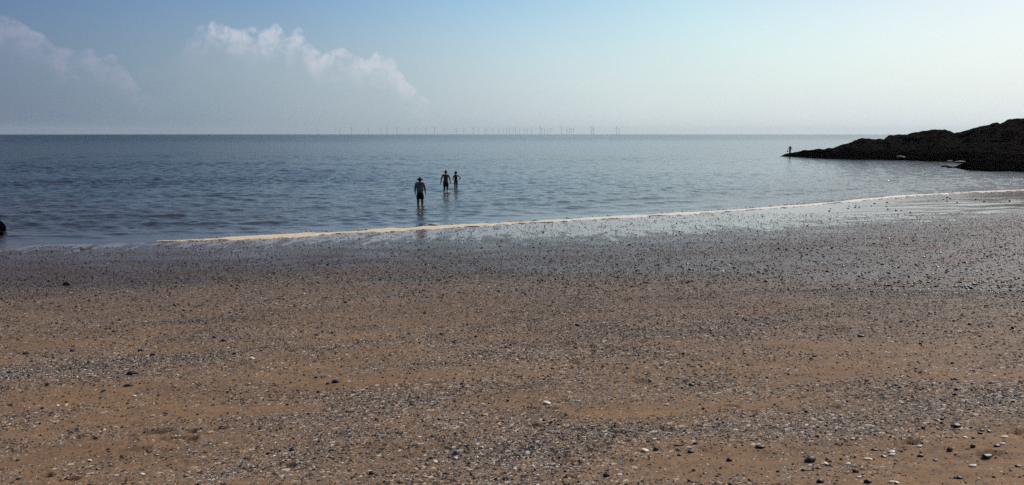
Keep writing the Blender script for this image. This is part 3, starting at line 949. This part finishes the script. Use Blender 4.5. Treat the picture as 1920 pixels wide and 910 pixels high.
# ------------------------------------------------------------------ wind turbines
m_turb, t, p, _ = material('turbine_paint')
p.inputs['Base Color'].default_value = (0.42, 0.44, 0.47, 1); p.inputs['Roughness'].default_value = 0.5
def turbine_mesh(rot):
    bm = bmesh.new()
    def cyl(r0, r1, z0, z1, n=10):
        a = [bm.verts.new((r0 * math.cos(2 * math.pi * i / n), r0 * math.sin(2 * math.pi * i / n), z0)) for i in range(n)]
        b = [bm.verts.new((r1 * math.cos(2 * math.pi * i / n), r1 * math.sin(2 * math.pi * i / n), z1)) for i in range(n)]
        for i in range(n): bm.faces.new((a[i], a[(i + 1) % n], b[(i + 1) % n], b[i]))
        bm.faces.new(b); bm.faces.new(a[::-1])
    cyl(2.8, 2.8, -6, 10); cyl(2.1, 1.3, 10, 84)
    bmesh.ops.create_cube(bm, size=1, matrix=Matrix.Translation((0, 1.5, 86)) @ Matrix.Diagonal((4.2, 12, 4.5, 1)))
    bmesh.ops.create_uvsphere(bm, u_segments=10, v_segments=6, radius=2.2, matrix=Matrix.Translation((0, -5.6, 86)))
    for k in range(3):
        M = Matrix.Translation((0, -5.6, 86)) @ Matrix.Rotation(rot + k * 2 * math.pi / 3, 4, 'Y')
        pr = [(0, 0.7, 0.7), (7, 1.5, 0.6), (28, 0.9, 0.3), (46, 0.25, 0.10)]
        rings = [[bm.verts.new(M @ Vector((sx_ * w_, sy_ * h_, zz))) for sx_, sy_ in ((-1, 0), (0, -1), (1, 0), (0, 1))] for zz, w_, h_ in pr]
        for r0_, r1_ in zip(rings, rings[1:]):
            for i in range(4): bm.faces.new((r0_[i], r0_[(i + 1) % 4], r1_[(i + 1) % 4], r1_[i]))
        bm.faces.new(rings[-1])
    me = bpy.data.meshes.new('wind_turbine'); bm.to_mesh(me); bm.free()
    return me
tmesh = [turbine_mesh(r_) for r_ in (0.15, 0.9, 1.6)]
for m_ in tmesh: m_.materials.append(m_turb)
turb_px = {596: 2, 628: 2, 637: 1.2, 659: 0.3, 691: 0.8, 714: 1.6, 726: 0, 744.5: 0.3, 767: 1.8, 779.6: 1.5, 798.7: 1, 814.5: 0, 832.7: 1.8, 855.4: 1, 869.4: 1.1, 887: 0.3,
           897: 1.8, 909: 2, 912.8: 1.2, 923.7: 1.3, 935.8: 1, 943.4: 1.6, 950: 1, 956: .9, 963: 1.5, 966.4: 0, 974: 1.2, 982.7: 1.8, 988: 1.9, 996: 1.6, 1012.5: -0.4,
           1015.5: 1, 1021: 1.8, 1027: 1.9, 1032.7: 1, 1052.5: -0.2, 1062.4: 1.2, 1067.7: 1.1, 1072: 1.2, 1075: 1.3, 1109.4: -0.4, 1113: 0, 1155.8: -0.3, 1160.8: 0.5}
tl = {596: 'faint wind turbine at the far left end of the row on the horizon', 659: 'wind turbine standing out darker near the left end of the row on the horizon',
      726: 'darker wind turbine on the horizon above the gap left of the bather in the hat',
      814.5: 'dark wind turbine on the horizon between the man in the hat and the bare-chested man',
      966.4: 'darker wind turbine at the right of the dense middle cluster on the horizon',
      1012.5: 'left one of a close dark pair of wind turbines right of the dense cluster', 1015.5: 'right one of a close pair of wind turbines right of the dense cluster',
      1052.5: 'dark wind turbine between two close pairs in the right half of the row',
      1109.4: 'left one of the next-to-last pair of wind turbines on the horizon', 1113: 'right one of the next-to-last pair of wind turbines on the horizon',
      1155.8: 'left one of the last pair of wind turbines at the right end of the row', 1160.8: 'right-most wind turbine of the row on the horizon'}
for i, (px, far) in enumerate(turb_px.items()):
    D = 11200 + far * 1900
    d = ray(px, 250); h_ = math.hypot(d[0], d[1])
    o = bpy.data.objects.new('wind_turbine', tmesh[i % 3])
    o.location = (d[0] / h_ * D, d[1] / h_ * D, -D * D / (2 * RE))
    o.rotation_euler = (0, 0, R(25))
    col.objects.link(o)
    tag(o, tl.get(px, 'faint pale wind turbine among many alike in the row on the horizon'), 'wind turbine', 'wind turbines on the horizon')

# ------------------------------------------------------------------ people
def skin_part(chains, sub=2):
    """chains: list of (points, radii, attach) with attach = (chain, index) or None; returns evaluated mesh"""
    vs, es, rad, ids = [], [], [], []
    for pts, rr, at in chains:
        loc = []
        for k, (q, r_) in enumerate(zip(pts, rr)):
            vs.append(q); rad.append(r_); loc.append(len(vs) - 1)
            if k: es.append((loc[-2], loc[-1]))
        if at: es.append((ids[at[0]][at[1]], loc[0]))
        ids.append(loc)
    me = bpy.data.meshes.new('tmp'); me.from_pydata(vs, es, []); me.update()
    o = bpy.data.objects.new('tmp', me); col.objects.link(o)
    md = o.modifiers.new('s', 'SKIN'); md.use_smooth_shade = True
    if not me.skin_vertices:
        bpy.context.view_layer.objects.active = o
        bm = bmesh.new(); bm.from_mesh(me); bm.verts.layers.skin.verify(); bm.to_mesh(me); bm.free()
    sv = me.skin_vertices[0].data
    for k, r_ in enumerate(rad):
        rx, ry = r_ if isinstance(r_, tuple) else (r_, r_)
        sv[k].radius = (rx, ry); sv[k].use_root = (k == 0)
    sb = o.modifiers.new('b', 'SUBSURF'); sb.levels = sub; sb.render_levels = sub
    dg = bpy.context.evaluated_depsgraph_get(); dg.update()
    out = bpy.data.meshes.new_from_object(o.evaluated_get(dg))
    bpy.data.objects.remove(o)
    return out

def merge(meshes, name):
    bm = bmesh.new()
    for m_ in meshes:
        bm.from_mesh(m_)
    me = bpy.data.meshes.new(name); bm.to_mesh(me); bm.free()
    me.materials.clear()
    me.polygons.foreach_set('use_smooth', np.full(len(me.polygons), True)); me.update()
    return me

def loft(rings, name, n=20, cap=True):
    """rings: (centre, rx, ry) ellipses lofted upward; closed garment shapes with real thickness ends"""
    bm = bmesh.new(); R_ = []
    for c_, rx, ry in rings:
        R_.append([bm.verts.new((c_[0] + rx * math.cos(2 * math.pi * i / n), c_[1] + ry * math.sin(2 * math.pi * i / n), c_[2])) for i in range(n)])
    for a, b in zip(R_, R_[1:]):
        for i in range(n): bm.faces.new((a[i], a[(i + 1) % n], b[(i + 1) % n], b[i]))
    if cap: bm.faces.new(R_[0][::-1]); bm.faces.new(R_[-1])
    me = bpy.data.meshes.new(name); bm.to_mesh(me); bm.free()
    me.polygons.foreach_set('use_smooth', np.full(len(me.polygons), True)); me.update()
    return me

def cloth_mat(name, c0, rough=0.9):
    m, t, p, _ = material(name)
    n_ = t.noise(t.n('ShaderNodeTexCoord').outputs['Object'], 14, 4, 0.6)
    t.l(t.mix(t.ss(n_, 0.35, 0.65), c0, tuple(q * 0.8 for q in c0)), p.inputs['Base Color'])
    p.inputs['Roughness'].default_value = rough
    p.inputs['Specular IOR Level'].default_value = 0.2
    t.l(t.bump(n_, 0.6, 0.02), p.inputs['Normal'])
    return m
def skin_mat(name, c0):
    m, t, p, _ = material(name)
    n_ = t.noise(t.n('ShaderNodeTexCoord').outputs['Object'], 9, 3, 0.5)
    t.l(t.mix(n_, c0, tuple(q * 0.85 for q in c0)), p.inputs['Base Color'])
    p.inputs['Roughness'].default_value = 0.55
    return m
m_skin = skin_mat('skin', (0.16, 0.08, 0.055)); m_skin2 = skin_mat('tanned_skin', (0.15, 0.07, 0.045))
m_hair = cloth_mat('hair', (0.025, 0.018, 0.014), 0.6)
m_tee = cloth_mat('pale_cotton', (0.21, 0.215, 0.23)); m_shorts = cloth_mat('dark_cotton', (0.018, 0.018, 0.024))
m_straw = cloth_mat('dark_felt', (0.05, 0.04, 0.035)); m_swim = cloth_mat('swimsuit', (0.03, 0.014, 0.018), 0.6)
m_orange = cloth_mat('orange_strap', (0.55, 0.12, 0.05))

def lerp(a, b, u): return tuple(a[i] + (b[i] - a[i]) * u for i in range(3))

def hand(wr, dirv, sidev, size, thumb_side, r=1.0):
    """palm with four unequal curled fingers and a thumb leaving its side, rooted at the wrist"""
    d = Vector(dirv).normalized(); s_ = Vector(sidev).normalized(); nrm = d.cross(s_).normalized()
    W = Vector(wr)
    meshes = []
    palm = [(tuple(W - d * 0.02 * size), tuple(W + d * 0.035 * size), tuple(W + d * 0.075 * size), tuple(W + d * 0.098 * size))]
    meshes.append(skin_part([(list(palm[0]), [(0.026 * r, 0.020 * r), (0.036 * r, 0.015 * r), (0.041 * r, 0.014 * r), (0.037 * r, 0.012 * r)], None)], 2))
    for k, (o_, L) in enumerate([(-0.030, 0.070), (-0.010, 0.080), (0.010, 0.075), (0.029, 0.060)]):
        b0 = W + d * 0.085 * size + s_ * o_ * size
        p1 = b0 + d * L * 0.45 * size; p2 = p1 + (d * 0.85 + nrm * 0.5).normalized() * L * 0.32 * size; p3 = p2 + (d * 0.6 + nrm * 0.8).normalized() * L * 0.26 * size
        meshes.append(skin_part([([tuple(b0), tuple(p1), tuple(p2), tuple(p3)], [0.0092, 0.0088, 0.0080, 0.0066], None)], 1))
    t0 = W + d * 0.02 * size + s_ * thumb_side * 0.025 * size
    t1 = t0 + (d * 0.6 + s_ * thumb_side * 0.7).normalized() * 0.042 * size; t2 = t1 + (d * 0.95 + s_ * thumb_side * 0.2).normalized() * 0.032 * size
    meshes.append(skin_part([([tuple(t0), tuple(t1), tuple(t2)], [0.013, 0.010, 0.0082], None)], 1))
    return meshes

def head_mesh(c_, r, yaw=0.0, pitch=0.0):
    """head with brow, sockets, nose, lips, chin and ears; c_ = centre, facing +Y before yaw"""
    bm = bmesh.new()
    bmesh.ops.create_icosphere(bm, subdivisions=4, radius=1)
    def g(v, a, w_): return math.exp(-((v - Vector(a)).length / w_) ** 2)
    for v in bm.verts:
        q = v.co.copy()
        x, y, z_ = q.x * 0.078, q.y * 0.098, q.z * 0.118
        if q.z < -0.1:
            k = (-q.z - 0.1) / 0.9
            x *= 1 - 0.30 * k
            if q.y < 0: y *= 1 - 0.45 * k
        y += 0.026 * g(q, (0, .98, -.12), .16) + 0.012 * g(q, (0, .95, .05), .12)      # nose
        y += 0.010 * g(q, (0, .9, -.42), .16) + 0.008 * g(q, (0, .75, -.72), .2)       # mouth, chin
        y -= 0.011 * (g(q, (.3, .93, .05), .14) + g(q, (-.3, .93, .05), .14))          # eye sockets
        y += 0.006 * (g(q, (.3, .93, .05), .06) + g(q, (-.3, .93, .05), .06))          # eyes
        for sgn in (-1, 1):
            x += sgn * 0.016 * g(q, (sgn * .99, -.05, -.05), .13)                      # ears
        v.co = Vector((x, y, z_)) * (r / 0.118)
    M = Matrix.Translation(c_) @ Matrix.Rotation(yaw, 4, 'Z') @ Matrix.Rotation(pitch, 4, 'X')
    bmesh.ops.transform(bm, matrix=M, verts=bm.verts)
    me = bpy.data.meshes.new('head'); bm.to_mesh(me); bm.free()
    return me, M

def blob(M, sc_, off, name, seed=0, cut=None):
    bm = bmesh.new(); bmesh.ops.create_icosphere(bm, subdivisions=4, radius=1)
    for v in bm.verts:
        n_ = 1 + 0.06 * (float(fbm(v.co.x * 5 + seed, v.co.y * 5 + v.co.z * 4, seed, 3)) - 0.5) * 2
        v.co = Vector((v.co.x * sc_[0], v.co.y * sc_[1], v.co.z * sc_[2])) * n_ + Vector(off)
    bmesh.ops.transform(bm, matrix=M, verts=bm.verts)
    me = bpy.data.meshes.new(name); bm.to_mesh(me); bm.free()
    me.polygons.foreach_set('use_smooth', np.full(len(me.polygons), True)); me.update()
    return me

def person(cfg):
    S = cfg['h'] / 1.75; B = cfg.get('build', 1.0)
    root = bpy.data.objects.new('person', None); root.empty_display_size = 0.3
    root.location = cfg['loc']; root.rotation_euler = (0, 0, cfg.get('rz', 0)); col.objects.link(root)
    tag(root, cfg['label'], 'person')
    sk = cfg.get('skin', m_skin)
    lean = cfg.get('lean', 0.0)                  # forward lean of the trunk
    fem = cfg.get('female', False)
    sh = (0.165 if fem else 0.19) * B            # half shoulder width
    hipx = 0.085 * (1.05 if fem else 1.0)
    P = lambda x, y, z_: (x * S, y * S, z_ * S)
    pel, waist, chest, neckb = P(0, 0, .93), P(0, 0.01 + lean * .2, 1.08), P(0, 0.0 + lean * .6, 1.27), P(0, -0.01 + lean, 1.44)
    neck, hb = P(0, 0.0 + lean * 1.15, 1.475), P(0, 0.02 + lean * 1.25, 1.515)
    wr_ = 0.115 if fem else 0.138
    ch = [([pel, waist, chest, neckb, neck, hb],
           [(0.15 * S * B, 0.108 * S * B), (wr_ * S * B, 0.10 * S * B), (0.160 * S * B, 0.115 * S * B), (0.115 * S, 0.085 * S), 0.066 * S, 0.056 * S], None)]
    arms = {}
    for sgn, key in ((-1, 'L'), (1, 'R')):
        e_, w__ = cfg['arm' + key]
        s0 = P(sgn * sh * .86, neckb[1] / S - 0.01, 1.42)
        el_, wr2 = P(*e_), P(*w__)
        ch.append(([s0, lerp(s0, el_, .35), el_, lerp(el_, wr2, .3), wr2],
                   [0.064 * S * B, 0.056 * S * B, 0.044 * S * B, 0.046 * S * B, 0.030 * S], (0, 2)))
        arms[key] = (s0, el_, wr2)
    legs = {}
    for sgn, key in ((-1, 'L'), (1, 'R')):
        kx, ky, kz, ax, ay, az_ = cfg['leg' + key]
        h0 = P(sgn * hipx, 0, .86); kn, an = P(kx, ky, kz), P(ax, ay, az_)
        ch.append(([h0, lerp(h0, kn, .45), kn, lerp(kn, an, .3), an, P(ax, ay - 0.02, az_ - 0.06)],
                   [(0.098 * S * B), 0.088 * S * B, 0.064 * S * B, 0.066 * S * B, 0.042 * S * B, 0.042 * S], (0, 0)))
        legs[key] = (h0, kn, an)
    parts_ = [skin_part(ch)]
    for key in ('L', 'R'):
        an = Vector(legs[key][2])
        foot = [tuple(an + Vector((0, -0.045, -0.055)) * S), tuple(an + Vector((0, 0.03, -0.06)) * S), tuple(an + Vector((0, 0.12, -0.07)) * S), tuple(an + Vector((0, 0.18, -0.075)) * S)]
        parts_.append(skin_part([(foot, [0.034 * S, (0.036 * S, 0.034 * S), (0.044 * S, 0.022 * S), (0.038 * S, 0.015 * S)], None)]))
        s0, el_, wr2 = arms[key]
        dv = (Vector(wr2) - Vector(el_)).normalized()
        if cfg.get('hip' + key): dv = Vector(cfg['hip' + key]).normalized()
        sv = Vector((0, 1, 0)) if abs(dv.y) < 0.8 else Vector((0, 0, 1))
        sv = (sv - dv * sv.dot(dv)).normalized()
        if key == 'R': parts_ += hand(wr2, dv, sv, S, 1)
        else:
            parts_ += hand(wr2, dv, sv, S, 1)
    hc = Vector(hb) + Vector((0, 0.012, 0.075)) * S
    HS = S * 1.13
    hm, M = head_mesh(hc, 0.118 * HS, cfg.get('yaw', 0), cfg.get('nod', 0))
    parts_.append(hm)
    body = link('body', merge(parts_, 'body'), sk, root)
    q = 1 / 1.0
    if cfg['hair'] == 'short':
        link('hair', blob(M, (0.084 * HS, 0.102 * HS, 0.095 * HS), (0, -0.014 * HS, 0.032 * HS), 'hair', 3), m_hair, root)
    elif cfg['hair'] == 'bob':
        link('hair', merge([blob(M, (0.092 * HS, 0.108 * HS, 0.105 * HS), (0, -0.02 * HS, 0.028 * HS), 'hair', 4),
                            blob(M, (0.06 * HS, 0.05 * HS, 0.05 * HS), (-0.03 * HS, -0.085 * HS, 0.04 * HS), 'hair', 5)], 'hair'), m_hair, root)
    elif cfg['hair'] == 'long':
        link('hair', merge([blob(M, (0.09 * HS, 0.105 * HS, 0.105 * HS), (0, -0.016 * HS, 0.025 * HS), 'hair', 4),
                            blob(M, (0.085 * HS, 0.05 * HS, 0.17 * HS), (0, -0.075 * HS, -0.09 * HS), 'hair', 5)], 'hair'), m_hair, root)
    if cfg.get('hat'):
        bm = bmesh.new(); n = 28
        prof = [(0.0, 0.125), (0.06, 0.122), (0.082, 0.10), (0.092, 0.045), (0.098, 0.03), (0.155, 0.018), (0.178, 0.026), (0.176, 0.018), (0.10, 0.012), (0.09, 0.03), (0.0, 0.10)]
        rings = [[bm.verts.new(Vector((r_ * 1.0 * S * math.cos(2 * math.pi * i / n), r_ * 1.12 * S * math.sin(2 * math.pi * i / n), (z_ + 0.03) * S))) for i in range(n)] if r_ > 0 else [bm.verts.new((0, 0, (z_ + 0.03) * S))] for r_, z_ in prof]
        for a, b in zip(rings, rings[1:]):
            for i in range(n):
                f_ = [a[i % len(a)], a[(i + 1) % len(a)], b[(i + 1) % len(b)], b[i % len(b)]]
                f_ = list(dict.fromkeys(f_))
                if len(f_) > 2: bm.faces.new(f_)
        bmesh.ops.transform(bm, matrix=M, verts=bm.verts)
        me = bpy.data.meshes.new('hat'); bm.to_mesh(me); bm.free()
        me.polygons.foreach_set('use_smooth', np.full(len(me.polygons), True)); me.update()
        hat = link('hat', me, m_straw, root)
    if cfg.get('shirt'):
        tr = skin_part([([P(0, 0.0, .90), P(0, 0.01 + lean * .2, 1.06), chest, P(0, -0.01 + lean, 1.42)],
                         [(0.180 * S * B, 0.135 * S * B), (0.170 * S * B, 0.130 * S * B), (0.180 * S * B, 0.135 * S * B), (0.088 * S, 0.082 * S)], None)] +
                       [([arms[k_][0], lerp(arms[k_][0], arms[k_][1], .35), lerp(arms[k_][0], arms[k_][1], .80)],
                         [0.066 * S * B, 0.060 * S * B, 0.058 * S * B], (0, 2)) for k_ in ('L', 'R')])
        link('t_shirt', merge([tr], 't_shirt'), cfg['shirt'], root)
    if cfg.get('shorts'):
        zf = cfg.get('shorts_len', 0.9)
        top_ = skin_part([([P(0, 0, .90), P(0, 0.0, 1.02)], [(0.166 * S * B, 0.126 * S * B), (0.152 * S * B, 0.118 * S * B)], None)] +
                         [([P(sgn * hipx, 0, .84), lerp(legs[k_][0], legs[k_][1], .5), lerp(legs[k_][0], legs[k_][1], zf)],
                           [0.108 * S * B, 0.104 * S * B, 0.100 * S * B], (0, 0)) for sgn, k_ in ((-1, 'L'), (1, 'R'))])
        link('shorts', merge([top_], 'shorts'), cfg['shorts'], root)
    if cfg.get('swimsuit'):
        sw_ = skin_part([([P(0, 0, .86), P(0, 0, .95), waist, chest, P(0, -0.005 + lean * .8, 1.33)],
                          [(0.12 * S, 0.10 * S), (0.163 * S * B, 0.120 * S * B), (0.125 * S * B, 0.110 * S * B), (0.170 * S * B, 0.126 * S * B), (0.12 * S * B, 0.105 * S * B)], None)])
        link('swimsuit', merge([sw_], 'swimsuit'), cfg['swimsuit'], root)
        for sgn in (-1, 1):
            stp = skin_part([([P(sgn * .07, -0.10 + lean * .6, 1.30), P(sgn * .085, -0.075 + lean, 1.42), P(sgn * .085, 0.01 + lean, 1.465), P(sgn * .075, 0.085 + lean * .8, 1.36)],
                              [0.013, 0.014, 0.014, 0.013], None)], 1)
            link('strap', merge([stp], 'strap'), m_orange, root)
    return root

def at_water(px, py, depth):
    x, y = sea_hit(px, py)
    return (x, y, -depth)

person(dict(loc=at_water(788, 386.5, 0.14), h=1.80, build=1.24, rz=0.12, hair='short', hat=True, shirt=m_tee, shorts=m_shorts, shorts_len=1.04, lean=0.04, nod=-0.25,
            armL=((-.270, -0.03, 1.13), (-.275, 0.07, .87)), armR=((.272, 0.02, 1.13), (.295, 0.13, .89)),
            legL=(-.11, 0.10, .49, -.12, 0.04, .10), legR=(.11, -0.04, .48, .12, -0.12, .09),
            label='man in a brimmed hat, pale t-shirt and dark knee-length shorts wading away'))
person(dict(loc=at_water(836, 362, 0.16), h=1.78, build=1.15, rz=-0.08, hair='short', skin=m_skin2, shorts=m_shorts, shorts_len=0.74, lean=0.05, nod=-0.15,
            armL=((-.30, -0.02, 1.14), (-.36, 0.10, .88)), armR=((.29, 0.0, 1.14), (.30, 0.12, .90)),
            legL=(-.11, 0.12, .49, -.14, 0.02, .10), legR=(.12, -0.04, .49, .17, -0.14, .12),
            label='bare-chested man in dark swimming shorts wading beside the woman'))
person(dict(loc=at_water(855, 354.5, 0.32), h=1.68, build=0.92, rz=0.25, hair='bob', female=True, skin=m_skin2, swimsuit=m_swim, lean=0.03, yaw=0.5, nod=-0.1,
            armL=((-.23, 0.10, 1.16), (-.12, 0.26, 1.05)), armR=((.40, -0.05, 1.19), (.20, 0.0, 1.02)), hipR=(-0.8, 0.3, -0.3),
            legL=(-.07, 0.04, .48, -.05, 0.0, .09), legR=(.07, 0.0, .48, .05, -0.04, .09),
            label='woman in a dark swimsuit with orange straps, one hand on her hip'))

# the bather on the tip of the headland stands on the rock: find its surface there
bpy.context.view_layer.update()
dg = bpy.context.evaluated_depsgraph_get()
d4 = ray(1481, 287.5); h4 = math.hypot(d4[0], d4[1])
best = None
for D in np.arange(140, 156, 0.25):
    X, Y = d4[0] / h4 * D, d4[1] / h4 * D
    hit, loc, nor, idx = head.ray_cast(Vector((X, Y, 30)), Vector((0, 0, -1)))
    if hit and (best is None or loc.z > best[2]): best = (X, Y, loc.z)
if best is None: best = (d4[0] / h4 * 147, d4[1] / h4 * 147, 0.5)
print('rock tip', best)
person(dict(loc=(best[0], best[1], best[2] - 0.02), h=1.60, build=1.3, rz=0.0, hair='long', female=True, skin=m_skin2, swimsuit=m_swim, lean=0.0,
            armL=((-.33, 0.0, 1.17), (-.42, 0.05, .92)), armR=((.33, 0.0, 1.17), (.42, 0.04, .96)),
            legL=(-.08, 0.02, .48, -.08, 0.0, .09), legR=(.08, 0.0, .48, .09, -0.04, .09),
            label='small distant figure with long dark hair standing on the headland tip, arms held out'))
# small bag dangling from the figure's left hand
S4 = 1.60 / 1.75
bm_ = bmesh.new(); n = 14
prof = [(0.02, -0.30), (0.10, -0.29), (0.12, -0.22), (0.11, -0.12), (0.06, -0.07), (0.012, -0.05), (0.012, 0.0)]
rings = [[bm_.verts.new((r_ * math.cos(2 * math.pi * i / n), r_ * 0.7 * math.sin(2 * math.pi * i / n), z_)) for i in range(n)] for r_, z_ in prof]
for a, b in zip(rings, rings[1:]):
    for i in range(n): bm_.faces.new((a[i], a[(i + 1) % n], b[(i + 1) % n], b[i]))
bm_.faces.new(rings[0][::-1]); bm_.faces.new(rings[-1])
me = bpy.data.meshes.new('bag'); bm_.to_mesh(me); bm_.free()
bag = link('bag', me, m_shorts, loc=(best[0] - 0.45 * S4, best[1] + 0.06, best[2] + 0.80 * S4))
tag(bag, 'small dark bag hanging from the hand of the figure on the headland tip', 'bag')

# splashes round the wading legs and flecks of foam on the wavelets
m_white_foam, t, p, _ = material('white_foam')
p.inputs['Base Color'].default_value = (0.8, 0.79, 0.76, 1); p.inputs['Roughness'].default_value = 0.6
def splash(px, py, L, n, label, seed, hmax=0.06):
    rg_ = np.random.default_rng(seed)
    x, y = sea_hit(px, py)
    ms = []
    for i in range(n):
        r_ = rg_.uniform(0.012, 0.045)
        M_ = Matrix.Translation((rg_.normal(0, L * .45), rg_.normal(0, L * .5), rg_.uniform(0.0, hmax)))
        ms.append(blob(M_, (r_ * 1.5, r_, r_ * 0.55), (0, 0, 0), 'b', i))
    o = link('foam_patch', merge(ms, 'foam_patch'), m_white_foam, loc=(x, y, 0.01))
    tag(o, label, 'foam', kind='stuff')
splash(840, 362.5, .32, 46, 'white splash of foam around the feet of the bare-chested man', 1, .16)
splash(790, 386.5, .25, 18, 'thin splash of foam around the ankles of the man in the hat', 2)
splash(828, 387.5, .28, 16, 'small white fleck of foam on the water right of the man in the hat', 3)

# ------------------------------------------------------------------ sea haze
hz_bm = bmesh.new()
bmesh.ops.create_cube(hz_bm, size=1, matrix=Matrix.Translation((0, 4000, 42)) @ Matrix.Diagonal((44000, 36000, 200, 1)))
hm_ = bpy.data.meshes.new('haze'); hz_bm.to_mesh(hm_); hz_bm.free()
mh = bpy.data.materials.new('haze'); mh.use_nodes = True
nh = NT(mh.node_tree); oh = nh.n('ShaderNodeOutputMaterial'); pv = nh.n('ShaderNodeVolumePrincipled')
pv.inputs['Color'].default_value = (0.74, 0.84, 0.88, 1); pv.inputs['Density'].default_value = 3.8e-5; pv.inputs['Anisotropy'].default_value = 0.3
nh.l(pv.outputs[0], oh.inputs['Volume'])
haze = link('haze', hm_, mh)
tag(haze, kind='stuff')
